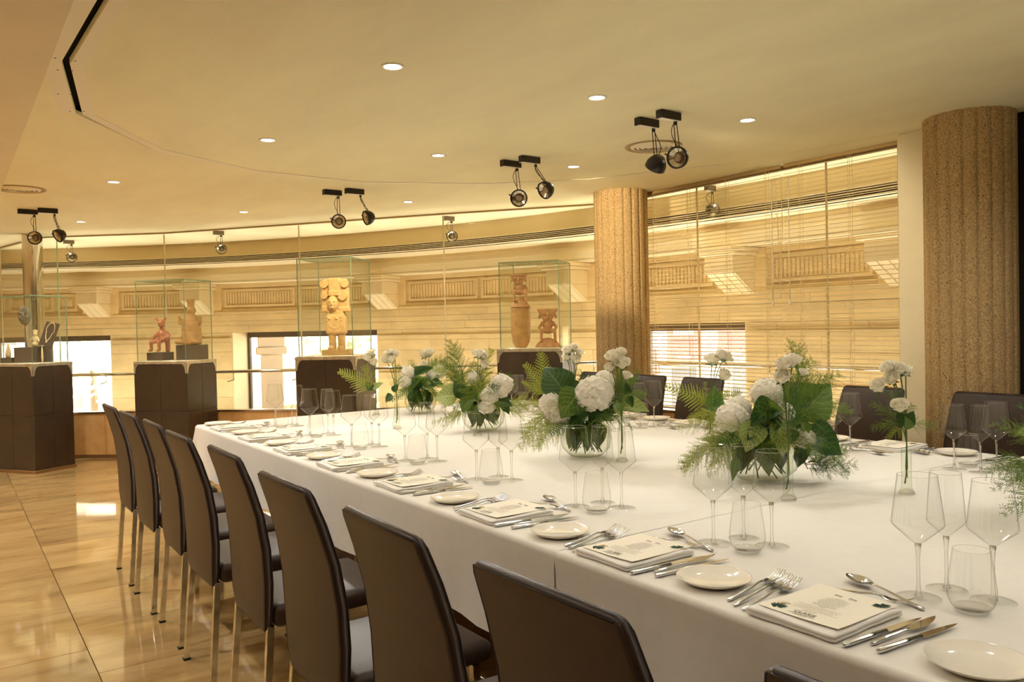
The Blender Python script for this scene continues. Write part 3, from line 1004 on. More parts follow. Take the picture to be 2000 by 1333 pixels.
# added uplights, hidden below the sill, to wash the stone and the ceiling edge
for k in range(14):
    a = -9 + k * 5.2
    x, y = pol(a, 10.62 + (.0 if a > 8 else .12))
    l = bpy.data.lights.new('uplight', 'AREA')
    l.shape = 'RECTANGLE'; l.size = .25; l.size_y = .8
    l.energy = UP_W
    l.color = (1.0, .95, .76)
    o = bpy.data.objects.new('uplight', l)
    COL.objects.link(o)
    o.location = (x, y, .12)
    o.rotation_euler = (pi, 0, radians(a))
    m = MB().bbox((-.15, -.42, .0), (.15, .42, .10), .005, 1)
    u = m.obj('added_uplight', MT['black'], None, Matrix.Translation((x, y, -.012)) @ Matrix.Rotation(radians(a), 4, 'Z'))
    tag(u, 'added low fill uplight, %s along the gap from the cream post end' % ((ORD + ['eleventh', 'twelfth', 'thirteenth', 'fourteenth'])[k]), 'light', 'added floor uplights')

for i in range(0, 8):      # added lamps without fittings, for daylight bounced up onto the ceiling edge
    L = (Vector(GP[i + 1]) - Vector(GP[i])).length
    for k in range(max(1, round(L / .75))):
        s = (k + .5) / max(1, round(L / .75))
        p, t, n, sl, rz_ = along(i, s, .20)
        spotlamp((p.x, p.y, .14), (p.x + n.x * .03, p.y + n.y * .03, 2.4), EDGE_W, 44, .04, .8, (1.0, .95, .84))

# ------------------------------------------------------------------ venetian blinds
def blind(y0, y1, cords, wand_y, label):
    t = thing('venetian_blind', label, 'blind', (4.89, y0, 0))
    L = y1 - y0
    MB().bbox((-.014, 0, 2.427), (.014, L, 2.4495), .003, 1).obj('head_rail', MT['channel'], t)
    n = 59
    zb, zt = .672, 2.412
    sl = MB()
    prof = [(-.0125, -.0012), (-.006, .0006), (0, .0012), (.006, .0006), (.0125, -.0012)]
    vs = [(x, y, z) for y in (0.0, L) for x, z in prof]
    vs += [(x, y, z - .0009) for y in (0.0, L) for x, z in prof]
    fs = [(i, i + 1, 5 + i + 1, 5 + i) for i in range(4)] + [(10 + 5 + i, 10 + 5 + i + 1, 10 + i + 1, 10 + i) for i in range(4)] + [(0, 5, 15, 10), (14, 19, 9, 4)]
    sl.add(vs, fs, 0, True)
    me = sl.mesh('slat', MT['slat'])
    for k in range(n):
        z = zb + (zt - zb) * k / (n - 1)
        link('slat', me, t, Matrix.Translation((0, 0, z)) @ Matrix.Rotation(radians(-12), 4, 'Y'))
    MB().bbox((-.013, 0, .648), (.013, L, .662), .003, 1).obj('bottom_rail', MT['slat'], t)
    for c in cords:
        m = MB()
        for dx, dy in ((-.014, 0), (.014, 0), (0, .022)):
            m.tube([(dx, c - y0 + dy, .66), (dx, c - y0 + dy, 2.428)], .0013, 5)
        m.obj('ladder_cord', MT['cord'], t)
    m = MB().tube([(-.035, wand_y - y0, 2.36), (-.036, wand_y - y0, 1.50)], .004, 8)
    m.obj('tilt_wand', MT['acrylic'], t)
    MB().lathe([(0, 0), (.008, .002), (.009, .02), (.006, .024), (.008, .03), (.006, .045), (0, .047)], 10).obj('wand_knob', MT['acrylic'], t, Matrix.Translation((-.036, wand_y - y0, 1.455)))
    return t
b1 = blind(3.685, 5.06, (4.94, 4.555, 4.166, 3.80), 3.739, 'ivory venetian blind beside the mid concrete column')
b2 = blind(2.745, 3.655, (3.518, 3.141, 2.80), 3.597, 'ivory venetian blind beside the cream post')
def pull(t, y0, ys, yk, zk, ztop=2.36):
    for k, y in enumerate(ys):
        pts = []
        for i in range(15):
            u = i / 14
            yy = y + (yk - y) * min(1, u * 1.6) ** 2 + .006 * sin(9 * u + k)
            pts.append((-.04 - .004 * k, yy - y0, ztop + (zk - ztop) * u))
        MB().tube(pts, .0014, 5).obj('pull_cord', MT['cord'], t)
    MB().lathe([(.003, .035), (.006, .03), (.009, 0), (0, -.001)], 10).obj('cord_tassel', MT['cord'], t, Matrix.Translation((-.042, yk - y0, zk - .03)))
pull(b1, 3.685, (3.71, 3.70, 3.69), 3.672, 1.545)
pull(b2, 2.745, (3.64, 3.645, 3.65), 3.658, 1.60)
# ------------------------------------------------------------------ pedestals, glass cases and exhibits
def pedestal(name, F, e1, e2, w1, w2, h, top, lab, clab):
    F, e1, e2 = Vector(F), Vector(e1).normalized(), Vector(e2).normalized()
    c = F + e1 * w1 / 2 + e2 * w2 / 2
    rz = atan2(e2.y, e2.x)
    t = thing('display_pedestal', lab, 'pedestal', (c.x, c.y, 0), rz, 'dark metal display pedestals')
    a, b = w2 / 2 + .022, w1 / 2 + .022       # local x (e2), local y (e1)
    MB().box((-a + .004, -b + .004, .03), (a - .004, b - .004, h - .02)).obj('core', MT['plinth'], t)
    MB().bbox((-a - .012, -b - .012, 0), (a + .012, b + .012, .028), .003, 1).obj('base_strip', MT['brass'], t)
    def faces():
        yield (a, b, 0); yield (b, a, 90); yield (a, b, 180); yield (b, a, 270)
    for (hw_, dist, ang) in faces():
        R = Matrix.Rotation(radians(ang), 4, 'Z')
        for (x0, x1) in ((-hw_, -.0015), (.0015, hw_)):
            for (z0, z1) in ((.03, h * .52), (h * .52 + .003, h - .035)):
                MB().bbox((x0, -dist - .002, z0), (x1, -dist + .006, z1), .0015, 1).obj('metal_panel', MT['pedestal'], t, R)
        # polished corner gussets cut in a curve
        for s in (-1, 1):
            m = MB()
            pts = [(hw_ * s, h - .034), (hw_ * s - s * .065, h - .034)]
            for k in range(7):
                q = k / 6 * pi / 2
                pts.append((hw_ * s - s * (.065 - .048 * sin(q)), h - .034 - .09 * (1 - cos(q))))
            pts.append((hw_ * s, h - .128))
            vs = [(x, -dist - .004, z) for x, z in pts]
            n = len(vs)
            vs += [(x, -dist - .002, z) for x, z in pts]
            m.add(vs, [tuple(range(n)) if s < 0 else tuple(reversed(range(n)))] + [(i, (i + 1) % n, n + (i + 1) % n, n + i) for i in range(n)])
            m.obj('corner_gusset', MT['pedtrim'], t, R)
    MB().bbox((-a - .006, -b - .006, h - .034), (a + .006, b + .006, h - .004), .003, 1).obj('top_trim', MT['pedtrim'], t)
    MB().bbox((-a + .003, -b + .003, h - .004), (a - .003, b - .003, h), .001, 1).obj('top_board', MT['cream'], t)
    g = thing('glass_case', clab, 'display case', (c.x, c.y, h), rz, 'glass display cases')
    x, y, H, th = w2 / 2, w1 / 2, top - h, .0075
    def pane(lo, hi, thin):
        m = MB()
        m.box(lo, hi)
        # the two broad sides are glass, the narrow ones show the green edge
        ax = thin
        idx = {0: (3, 5), 1: (2, 4), 2: (0, 1)}[ax]
        ks = [k for k in range(6)]
        m.m = [1] * 6
        for k in idx: m.m[k] = 0
        m.obj('glass_pane', [MT['case_pane'], MT['glass_edge']], g)
    pane((-x, -y, 0), (x, -y + th, H - th), 1)
    pane((-x, y - th, 0), (x, y, H - th), 1)
    pane((-x, -y + th, 0), (-x + th, y - th, H - th), 0)
    pane((x - th, -y + th, 0), (x, y - th, H - th), 0)
    pane((-x, -y, H - th), (x, y, H), 2)
    return t
pedestal('1', (.70, 9.3), (-.55, .835), (.835, .55), .55, .40, 1.087, 1.76, 'dark metal pedestal carrying the necklace and stone mask case', 'low glass case over the stone mask, necklace and small figures')
pedestal('2', (1.99, 8.66), (-.62, .785), (.785, .62), .60, .42, 1.073, 1.90, 'dark metal pedestal under the two clay figures, behind the end chairs', 'glass case over the red seated figure and the jar figure')
pedestal('3', (2.978, 6.786), (-.71, .704), (.704, .71), .518, .475, 1.12, 2.0, 'dark metal pedestal under the standing stone statue', 'tall glass case over the standing stone statue')
pedestal('4', (4.31, 5.51), (-.61, .793), (.793, .61), .54, .42, 1.16, 1.91, 'dark metal pedestal beside the concrete column, under the urn', 'glass case over the lidded urn and the seated figure on a dome')

def exhibit(name, label, cat, xy, z, rz=-YAW):
    return thing(name, label, cat, (xy[0], xy[1], z), rz)
def trap(m, z0, z1, w0, w1, d0, d1, x=0, y=0):
    vs = [(x - w0, y - d0, z0), (x + w0, y - d0, z0), (x + w0, y + d0, z0), (x - w0, y + d0, z0), (x - w1, y - d1, z1), (x + w1, y - d1, z1), (x + w1, y + d1, z1), (x - w1, y + d1, z1)]
    m.add(vs, [(0, 3, 2, 1), (4, 5, 6, 7), (0, 1, 5, 4), (1, 2, 6, 5), (2, 3, 7, 6), (3, 0, 4, 7)])
# stone statue
t = exhibit('stone_statue', 'standing carved stone statue with disc headdress in the tall case', 'statue', (2.969, 7.126), 1.1205)
m = MB()
m.bbox((-.13, -.08, 0), (.13, .09, .052), .008, 2)
o = m.obj('statue_base', MT['sandrock'], t)
m = MB()
for x in (-.042, .043):
    m.capsule((x, 0, .045), (x, 0, .21), .034, .036, 10)
    m.ball((x - .004, -.045, .062), (.032, .05, .024), 10, 6)
m.bbox((-.094, -.055, .19), (.092, .06, .375), .022, 2)
m.bbox((-.075, -.045, .35), (.075, .05, .42), .02, 2)
for x in (-.055, .012): m.ball((x, -.056, .335), .012, 8, 6)
for k in range(12):
    a = pi + pi * k / 11
    m.ball((-.008 + .066 * cos(a), -.057, .345 + .10 * sin(a)), .007, 6, 5)
m.ball((-.02, -.04, .475), (.052, .055, .078), 14, 10)
m.ball((-.022, -.098, .47), (.011, .018, .022), 8, 6)
m.ball((-.022, -.092, .435), (.022, .012, .008), 8, 6)
for x in (-.042, .0): m.ball((x, -.088, .495), (.013, .009, .008), 8, 6)
m.bbox((-.062, -.06, .535), (.058, .06, .71), .018, 2)
for k in range(4): m.bbox((-.058, -.075, .545 + .012 * k), (.045, -.04, .552 + .012 * k), .003, 1)
for (x, z, r) in ((-.10, .65, .037), (.09, .655, .040), (-.097, .545, .032), (.07, .545, .046)):
    m.lathe([(0, -.03), (r * .8, -.03), (r, -.02), (r, .03), (0, .03)], 16, M=Matrix.Translation((x, -.034, z)) @ Matrix.Rotation(radians(90), 4, 'X'))
m.bbox((-.130, -.040, .395), (-.058, .03, .455), .010, 2)
m.bbox((-.126, -.034, .45), (-.060, .03, .62), .012, 2)
m.bbox((.026, -.044, .395), (.132, .03, .445), .010, 2)
m.bbox((.028, -.038, .44), (.126, .03, .62), .012, 2)
m.bbox((-.105, -.03, .60), (-.05, .02, .70), .01, 2)
m.bbox((.05, -.03, .53), (.11, .02, .70), .01, 2)
remesh(m.obj('statue_figure', MT['sandrock'], t), .0045, 1)

# red seated figure
bl = exhibit('plinth_block', 'small dark block under the red seated figure', 'plinth', (1.852, 9.172), 1.0735, radians(-51.7))
MB().bbox((-.105, -.08, 0), (.105, .08, .083), .002, 1).obj('block', MT['plinth'], bl)
t = exhibit('clay_figure', 'burnished red seated clay figure with horned head', 'statue', (1.852, 9.172), 1.168)
m = MB()
S = .000814
def P(x, y, d=0.0): return ((x - 430) * S, d, (1030 - y) * S)
m.ball(P(465, 678, -.02), (.039, .038, .046), 12, 8)
m.capsule(P(500, 660, -.05), P(512, 700, -.055), .010, .014)
for (x0, x1) in ((425, 388), (485, 505)):
    m.capsule(P(x0 + 5, 645, 0), P(x1, 614, 0), .011, .010)
    m.ball(P(x1, 608, 0), (.020, .016, .009), 8, 6)
m.capsule(P(455, 740), P(460, 770), .026, .028)
m.ball(P(470, 830, -.005), (.056, .045, .062), 14, 10)
m.ball(P(478, 865, -.01), (.05, .045, .04), 14, 10)
m.capsule(P(415, 790), P(338, 880, -.02), .019, .016); m.capsule(P(338, 880, -.02), P(350, 915, -.06), .016, .014)
m.capsule(P(520, 795), P(560, 835, -.01), .019, .017); m.capsule(P(560, 835, -.01), P(490, 885, -.06), .017, .014)
for x in (350, 450):
    m.capsule(P(470 if x > 400 else 440, 890, .0), P(x, 915, -.07), .024, .021)
    m.capsule(P(x, 915, -.07), P(x, 1000, -.06), .021, .018)
    m.capsule(P(x, 1015, -.055), P(x - 8, 1018, -.095), .013, .015)
m.capsule(P(515, 880, .03), P(515, 1018, .03), .027, .026)
remesh(m.obj('figure_body', MT['redclay'], t), .0055, 3)
e = MB()
e.ball(P(478, 668, -.052), (.006, .004, .004), 8, 6); e.ball(P(445, 668, -.05), (.006, .004, .004), 8, 6)
e.obj('eyes', MT['void'], t)
# jar figure
bl = exhibit('plinth_block', 'large dark block under the jar figure', 'plinth', (2.123, 8.962), 1.0735, radians(-51.7))
MB().bbox((-.135, -.085, 0), (.135, .085, .155), .002, 1).obj('block', MT['plinth'], bl)
t = exhibit('clay_jar_figure', 'tan clay jar shaped as a stout figure with tall spout', 'statue', (2.123, 8.962), 1.229)
m = MB()
m.lathe([(0, 0), (.085, 0), (.104, .02), (.108, .06), (.102, .11), (.096, .14), (.100, .16), (.094, .22), (.088, .265), (.062, .30), (.040, .32), (0, .325)], 24)
m.ball((.0, -.012, .355), (.040, .042, .05), 14, 10)
m.lathe([(0, .36), (.036, .37), (.036, .43), (.046, .47), (.048, .482), (.038, .483), (.03, .45), (0, .44)], 18)
m.ball((.0, -.055, .36), (.008, .014, .016), 8, 6)
for s in (-1, 1): m.ball((s * .042, .0, .355), (.012, .014, .028), 8, 6)
for s in (-1, 1):
    m.capsule((s * .082, -.01, .255), (s * .105, -.03, .225), .022, .018)
    m.capsule((s * .105, -.03, .225), (s * .112, -.035, .285), .018, .016)
    m.ball((s * .110, -.04, .292), (.022, .014, .012), 8, 6)
m.capsule((-.08, -.05, .03), (-.125, -.075, .03), .026, .024)
m.capsule((.06, -.07, .03), (.06, -.10, .03), .026, .024)
remesh(m.obj('jar_body', MT['buff'], t), .006, 3)

# urn with seated figure on its lid, and seated figure on a dome
S2 = .000682
t = exhibit('lidded_urn', 'tall clay urn with a seated figure on its lid', 'urn', (4.20, 5.93), 1.1605)
MB().lathe([(0, 0), (.050, .0), (.056, .015), (.076, .05), (.086, .12), (.088, .22), (.086, .30), (.082, .335), (.088, .35), (.080, .352), (0, .352)], 28).obj('urn_body', MT['buff'], t)
m = MB()
m.lathe([(0, .353), (.092, .353), (.092, .362), (.070, .39), (.034, .435), (0, .445)], 24)
def seated(m, z, s, hx=0.0):
    for sx in (-1, 1):
        m.capsule((sx * .022 * s, .0, z + .05 * s), (sx * .055 * s, -.045 * s, z + .055 * s), .017 * s, .015 * s)
        m.capsule((sx * .055 * s, -.045 * s, z + .055 * s), (sx * .058 * s, -.045 * s, z - .02 * s), .015 * s, .012 * s)
        m.capsule((sx * .058 * s, -.05 * s, z - .025 * s), (sx * .06 * s, -.075 * s, z - .025 * s), .011 * s, .011 * s)
        m.capsule((sx * .045 * s, 0, z + .125 * s), (sx * .072 * s, -.01 * s, z + .085 * s), .014 * s, .013 * s)
        m.capsule((sx * .072 * s, -.01 * s, z + .085 * s), (sx * .056 * s, -.04 * s, z + .065 * s), .013 * s, .012 * s)
    m.ball((0, 0, z + .06 * s), (.05 * s, .04 * s, .03 * s), 12, 8)
    m.ball((0, 0, z + .10 * s), (.044 * s, .03 * s, .045 * s), 12, 8)
    trap(m, z + .135 * s, z + .235 * s, .030 * s, .088 * s, .022 * s, .030 * s, hx)
    trap(m, z + .235 * s, z + .243 * s, .088 * s, .084 * s, .030 * s, .024 * s, hx)
    m.ball((hx, -.034 * s, z + .185 * s), (.009 * s, .012 * s, .020 * s), 8, 6)
    m.ball((hx, -.030 * s, z + .158 * s), (.018 * s, .006 * s, .005 * s), 8, 6)
    for sx in (-1, 1):
        m.ball((hx + sx * .030 * s, -.030 * s, z + .198 * s), (.016 * s, .006 * s, .007 * s), 8, 6)
        m.ball((hx + sx * .07 * s, -.005 * s, z + .175 * s), (.010 * s, .012 * s, .02 * s), 8, 6)
seated(m, .435, .90, -.012)
remesh(m.obj('lid_with_figure', MT['terracotta'], t), .0048, 2)
t = exhibit('clay_dome_figure', 'clay figure with broad flared head seated on a dome', 'statue', (4.375, 5.765), 1.1605)
m = MB()
m.lathe([(0, 0), (.118, 0), (.112, .012), (.085, .045), (.045, .075), (0, .085)], 24)
seated(m, .085, 1.05, .0)
remesh(m.obj('figure_body', MT['terracotta'], t), .0048, 2)

# first case: mask on a rod, necklace board, little figure, blade and shells
Z1 = 1.0875
bl = exhibit('plinth_block', 'tall dark block in the necklace case', 'plinth', (.70, 9.665), Z1)
MB().bbox((-.115, -.07, 0), (.115, .07, .155), .002, 1).obj('block', MT['plinth'], bl)
t = exhibit('stone_mask', 'oval grey green stone mask held on a thin rod', 'mask', (.675, 9.66), Z1 + .155)
MB().tube([(0, .01, 0), (0, .01, .30)], .005, 6).obj('rod', MT['steel'], t)
m = MB().ball((0, -.01, .325), (.068, .03, .10), 18, 12)
m.ball((0, -.04, .325), (.011, .012, .026), 8, 6)
for s in (-1, 1):
    m.ball((s * .026, -.036, .35), (.016, .008, .008), 8, 6)
    m.ball((s * .03, -.034, .30), (.016, .010, .016), 8, 6)
m.ball((0, -.038, .283), (.022, .008, .007), 8, 6)
remesh(m.obj('mask_face', MT['greenstone'], t), .005, 2)
t = exhibit('necklace_board', 'slanted dark board that carries the bead necklace', 'display board', (.835, 9.55), Z1)
TB = Matrix.Translation((0, 0, .165)) @ Matrix.Rotation(radians(13), 4, 'Y') @ Matrix.Rotation(radians(-14), 4, 'X')
MB().bbox((-.07, -.004, 0), (.07, .004, .25), .001, 1).obj('board', MT['plinth'], t, TB)
MB().box((-.05, .004, 0), (.05, .05, .165)).obj('board_stand', MT['plinth'], t)
t = exhibit('bead_necklace', 'pale bead necklace with pendant on the slanted board', 'necklace', (.835, 9.55), Z1)
m = MB()
for k in range(40):
    u = 2 * pi * k / 40
    m.ball((.042 * sin(u) * (1 if cos(u) > 0 else .8 + .2 * cos(u)), -.010, .15 + .095 * cos(u)), .0068, 6, 4)
m.ball((0, -.011, .045), (.011, .006, .016), 8, 6)
m.obj('beads', MT['bone'], t, TB)
t = exhibit('bone_figure', 'little pale seated figure on the tall block', 'statue', (.757, 9.645), Z1 + .155)
m = MB()
m.ball((0, 0, .03), (.04, .03, .03), 10, 8); m.ball((0, 0, .08), (.03, .024, .045), 10, 8); m.ball((.004, -.006, .135), (.022, .022, .026), 10, 8)
m.capsule((.02, 0, .1), (.045, -.02, .06), .011, .010); m.capsule((-.02, 0, .1), (-.04, -.02, .07), .011, .010)
m.ball((.0, 0, .165), (.026, .02, .016), 8, 6)
remesh(m.obj('figure_body', MT['bone'], t), .005, 1)
bl = exhibit('plinth_block', 'small dark block under the pale pointed stone', 'plinth', (.5195, 9.7385), Z1)
MB().bbox((-.055, -.04, 0), (.055, .04, .055), .002, 1).obj('block', MT['plinth'], bl)
t = exhibit('pointed_stone', 'pale pointed stone standing on a small dark block', 'stone', (.5195, 9.7385), Z1 + .0555)
m = MB()
m.sweep([((0, 0, 0), .026, .012), ((0, 0, .03), .032, .013), ((.003, 0, .08), .022, .010), ((.004, 0, .13), .007, .005), ((.004, 0, .145), .001, .001)], 8)
m.obj('point', MT['bone'], t)
t = exhibit('shell_strip', 'low dark tray with small pale shells', 'tray', (.674, 9.7585), Z1)
MB().bbox((-.135, -.035, 0), (-.05, .035, .04), .002, 1).obj('tray', MT['plinth'], t)
for k in range(9):
    MB().ball((-.125 + .0078 * k, -.008 + .010 * (k % 3), .043), (.010, .008, .005), 6, 4).obj('shell', MT['bone'], t)
t = exhibit('shell_pendant', 'long pale shell pendant standing below the board', 'pendant', (.80, 9.50), Z1)
MB().sweep([((0, 0, 0), .006, .004), ((0, 0, .04), .013, .006), ((0, 0, .10), .011, .005), ((0, 0, .16), .004, .003)], 8).obj('shell', MT['bone'], t)

# ------------------------------------------------------------------ chairs
def make_chair():
    t = thing('dining_chair', 'brown leather dining chair', 'chair')
    prof = [(-.205, .385, .168, .010), (-.205, .395, .174, .015), (-.206, .45, .193, .019), (-.206, .55, .204, .020), (-.211, .66, .204, .020), (-.227, .77, .199, .019), (-.255, .87, .192, .018), (-.281, .942, .186, .016), (-.287, .957, .182, .013), (-.290, .965, .170, .007)]
    prof = [(y, z, w, th * .78) for (y, z, w, th) in prof]
    def ring(y, z, w, th, n):
        N = 5
        pts = []
        r = min(th, .02)
        for (cx_, cy_, a0) in ((w - r, th - r, 0), (-w + r, th - r, 90), (-w + r, -th + r, 180), (w - r, -th + r, 270)):
            for k in range(N):
                a = radians(a0 + 90 * k / (N - 1))
                pts.append((cx_ + r * cos(a), cy_ + r * sin(a)))
        return [Vector((px, y, z)) + n * py for px, py in pts]
    m = MB()
    vs = []
    for i, (y, z, w, th) in enumerate(prof):
        a, b = prof[max(i - 1, 0)], prof[min(i + 1, len(prof) - 1)]
        d = Vector((0, b[0] - a[0], b[1] - a[1])).normalized()
        n = Vector((0, d.z, -d.y))
        if i >= 7: n = Vector((0, .96, .28))
        # the middle of the back is slightly hollow
        vs += ring(y, z, w, th, n)
    N = 20
    fs = [(j * N + i, j * N + (i + 1) % N, (j + 1) * N + (i + 1) % N, (j + 1) * N + i) for j in range(len(prof) - 1) for i in range(N)]
    fs += [tuple(reversed(range(N))), tuple((len(prof) - 1) * N + i for i in range(N))]
    m.add(vs, fs, 0, True)
    back = m.obj('backrest', MT['leather'], t)
    pm = MB()
    for s in (-1, 1):
        for side in (-1, 1):
            pm.tube([(s * (w - .004), y + side * (th - .003), z) for (y, z, w, th) in prof[1:9]], .0022, 5)
    for side in (-1, 1):
        pm.tube([(-.17, -.287 + side * .010, .958), (.17, -.287 + side * .010, .958)], .0022, 5)
    pm.obj('seam_piping', MT['piping'], back)
    m = MB()
    bm = bmesh.new()
    bmesh.ops.create_cube(bm, size=1)
    for v in bm.verts:
        fr = v.co.y > 0
        v.co = Vector((v.co.x * (.42 if fr else .40), -.19 if not fr else .235, .475 if v.co.z > 0 else (.415 if fr else .40)))
    bmesh.ops.bevel(bm, geom=list(bm.edges), offset=.024, segments=4, profile=.5, affect='EDGES')
    bmesh.ops.subdivide_edges(bm, edges=[e for e in bm.edges if e.calc_length() > .2], cuts=4, use_grid_fill=True)
    for v in bm.verts:
        if v.co.z > .44:
            v.co.z += .008 * max(0, 1 - (v.co.x / .2) ** 2) * max(0, 1 - ((v.co.y - .02) / .21) ** 2)
    bm.verts.index_update()
    m.add([v.co.copy() for v in bm.verts], [[v.index for v in f.verts] for f in bm.faces], 0, True)
    bm.free()
    seat = m.obj('seat', MT['leather'], t)
    MB().tube([(-.20, -.15, .437), (-.205, .18, .437), (-.19, .232, .437), (.19, .232, .437), (.205, .18, .437), (.20, -.15, .437)], .002, 5).obj('seam_piping', MT['piping'], seat)
    for sx in (-1, 1):
        for (a, b) in (((sx * .180, -.200, .41), (sx * .196, -.232, .004)), ((sx * .180, .185, .41), (sx * .188, .20, .004))):
            m = MB()
            A, B = Vector(a), Vector(b)
            r = .0108
            vs = [A + Vector((i * r, j * r, 0)) for i, j in ((-1, -1), (1, -1), (1, 1), (-1, 1))] + [B + Vector((i * r, j * r, 0)) for i, j in ((-1, -1), (1, -1), (1, 1), (-1, 1))]
            m.add(vs, [(0, 1, 2, 3), (7, 6, 5, 4), (0, 4, 5, 1), (1, 5, 6, 2), (2, 6, 7, 3), (3, 7, 4, 0)])
            lg = m.obj('leg', MT['chrome'], t)
            MB().box((B.x - .0135, B.y - .0135, 0), (B.x + .0135, B.y + .0135, .008)).obj('foot_pad', MT['black'], lg)
    return t
ch = make_chair()
for i, (y, dx, dr) in enumerate([(.425, .035, 0), (1.0, 0, 1), (1.535, -.01, -1), (2.13, -.01, .5), (2.78, .015, -1), (3.37, .0, .5), (3.90, .01, -.5), (4.44, .0, 1), (4.99, .0, 0)]):
    place(ch, 'brown leather chair with chrome legs, %s from the front on the walkway side' % ORD[i], (1.02 + dx, y, 0), radians(-90 + dr), 'brown leather dining chairs')
for i, (y, dx) in enumerate([(2.02, 0), (2.66, .0), (3.27, .03), (3.93, 0), (4.47, .0), (5.06, 0)]):
    place(ch, 'brown leather chair facing the camera, %s from the front on the window side' % ORD[i], (4.045 + dx, y, 0), radians(90), 'brown leather dining chairs')

# ------------------------------------------------------------------ table and cloths
TX0, TX1, TYE, TYS, TZ = 1.325, 3.77, 5.62, -1.2, .75
t = thing('banquet_table', 'long banquet table hidden under white cloths', 'table', (2.55, 2.2, 0))
MB().bbox((TX0 + .035 - 2.55, TYS + .02 - 2.2, .715), (TX1 - .035 - 2.55, TYE - .035 - 2.2, .742), .004, 1).obj('tabletop', MT['wood'], t)
for y in (-.6, .9, 2.5, 4.0, 5.2):
    for x in (1.75, 3.35):
        MB().tube([(x - 2.55, y - 2.2, 0), (x - 2.55, y - 2.2, .72)], .022, 8).obj('leg', MT['steel'], t)
def make_cloth(y0, y1, hang0, hang1, zt, seed, label, inset=0.0):
    rn = random.Random(seed)
    x0, x1 = TX0, TX1
    r = .05
    path = []      # (point, outward normal)
    if not hang0:
        path.append((Vector((x0, y0)), Vector((-1, 0))))
    n = int((y1 - y0) / .06)
    for k in range(1, n):
        path.append((Vector((x0, y0 + (y1 - y0 - r) * k / n)), Vector((-1, 0))))
    for k in range(7):
        a = pi - (pi / 2) * k / 6
        if hang1: path.append((Vector((x0 + r + r * cos(a), y1 - r + r * sin(a))), Vector((cos(a), sin(a)))))
    if not hang1: path.append((Vector((x0, y1)), Vector((-1, 0))))
    cuts = None
    if hang1:
        nn = int((x1 - x0) / .06)
        for k in range(1, nn): path.append((Vector((x0 + r + (x1 - x0 - 2 * r) * k / nn, y1)), Vector((0, 1))))
        for k in range(7):
            a = pi / 2 - (pi / 2) * k / 6
            path.append((Vector((x1 - r + r * cos(a), y1 - r + r * sin(a))), Vector((cos(a), sin(a)))))
        for k in range(1, n): path.append((Vector((x1, y1 - r - (y1 - y0 - r) * k / n)), Vector((1, 0))))
        path.append((Vector((x1, y0)), Vector((1, 0))))
        runs = [path]
    else:
        runs = [path, [(Vector((x1, p.y)), Vector((1, 0))) for p, _ in reversed(path)]]
    m = MB()
    drop = .30
    for path in runs:
        prof = [(0.0, 0.0)]
        R = .016
        for k in range(1, 6):
            a = pi / 2 * k / 5
            prof.append((R * sin(a) - R, -R * (1 - cos(a))))
        prof[0] = (-R, 0.0)
        for k in range(1, 9):
            prof.append((0, -R - (drop - R) * k / 8))
        S_ = 0
        rows = []
        for i, (p, nn_) in enumerate(path):
            if i: S_ += (p - path[i - 1][0]).length
            corner = abs(nn_.x) * abs(nn_.y)
            row = []
            for (o, z) in prof:
                u = max(0, (-z - R) / (drop - R))
                ds = min(1.0, abs(p.y - 1.76) / .30) if abs(nn_.x) > .9 else 1.0
                wv = ((.011 * sin(S_ * 7.3 + seed) + .008 * sin(S_ * 17.1 + 2 * seed) + .006 * sin(S_ * 3.1)) * u ** 1.2 + .018 * u) * ds * ds + corner * .14 * u + inset * min(1.0, u * 6)
                q = p + nn_ * (o + wv)
                row.append((q.x, q.y, zt + z))
            rows.append(row)
        k = len(prof)
        vs = [v for row in rows for v in row]
        fs = [(i * k + j, i * k + j + 1, (i + 1) * k + j + 1, (i + 1) * k + j) for i in range(len(rows) - 1) for j in range(k - 1)]
        m.add(vs, fs, 0, True)
    R = .016
    nx, ny = 24, max(4, int((y1 - y0) / .1))
    def top(u, v):
        x = x0 + R + (x1 - x0 - 2 * R) * u
        ya, yb = y0, (y1 - R if hang1 else y1)
        y = ya + (yb - ya) * v
        z = zt
        if hang1 and (u < .03 or u > .97) and v > .985: pass
        return (x, y, z)
    m.grid(top, nx, ny)
    o = m.obj('tablecloth', MT['cloth'])
    return tag(o, label, 'tablecloth', 'white tablecloths')
make_cloth(1.74, TYE, False, True, TZ, 1, 'white linen tablecloth over the far part of the table')
make_cloth(TYS, 1.79, False, False, TZ - .0009, 2, 'white linen tablecloth over the front part of the table, tucked under the other', -.004)
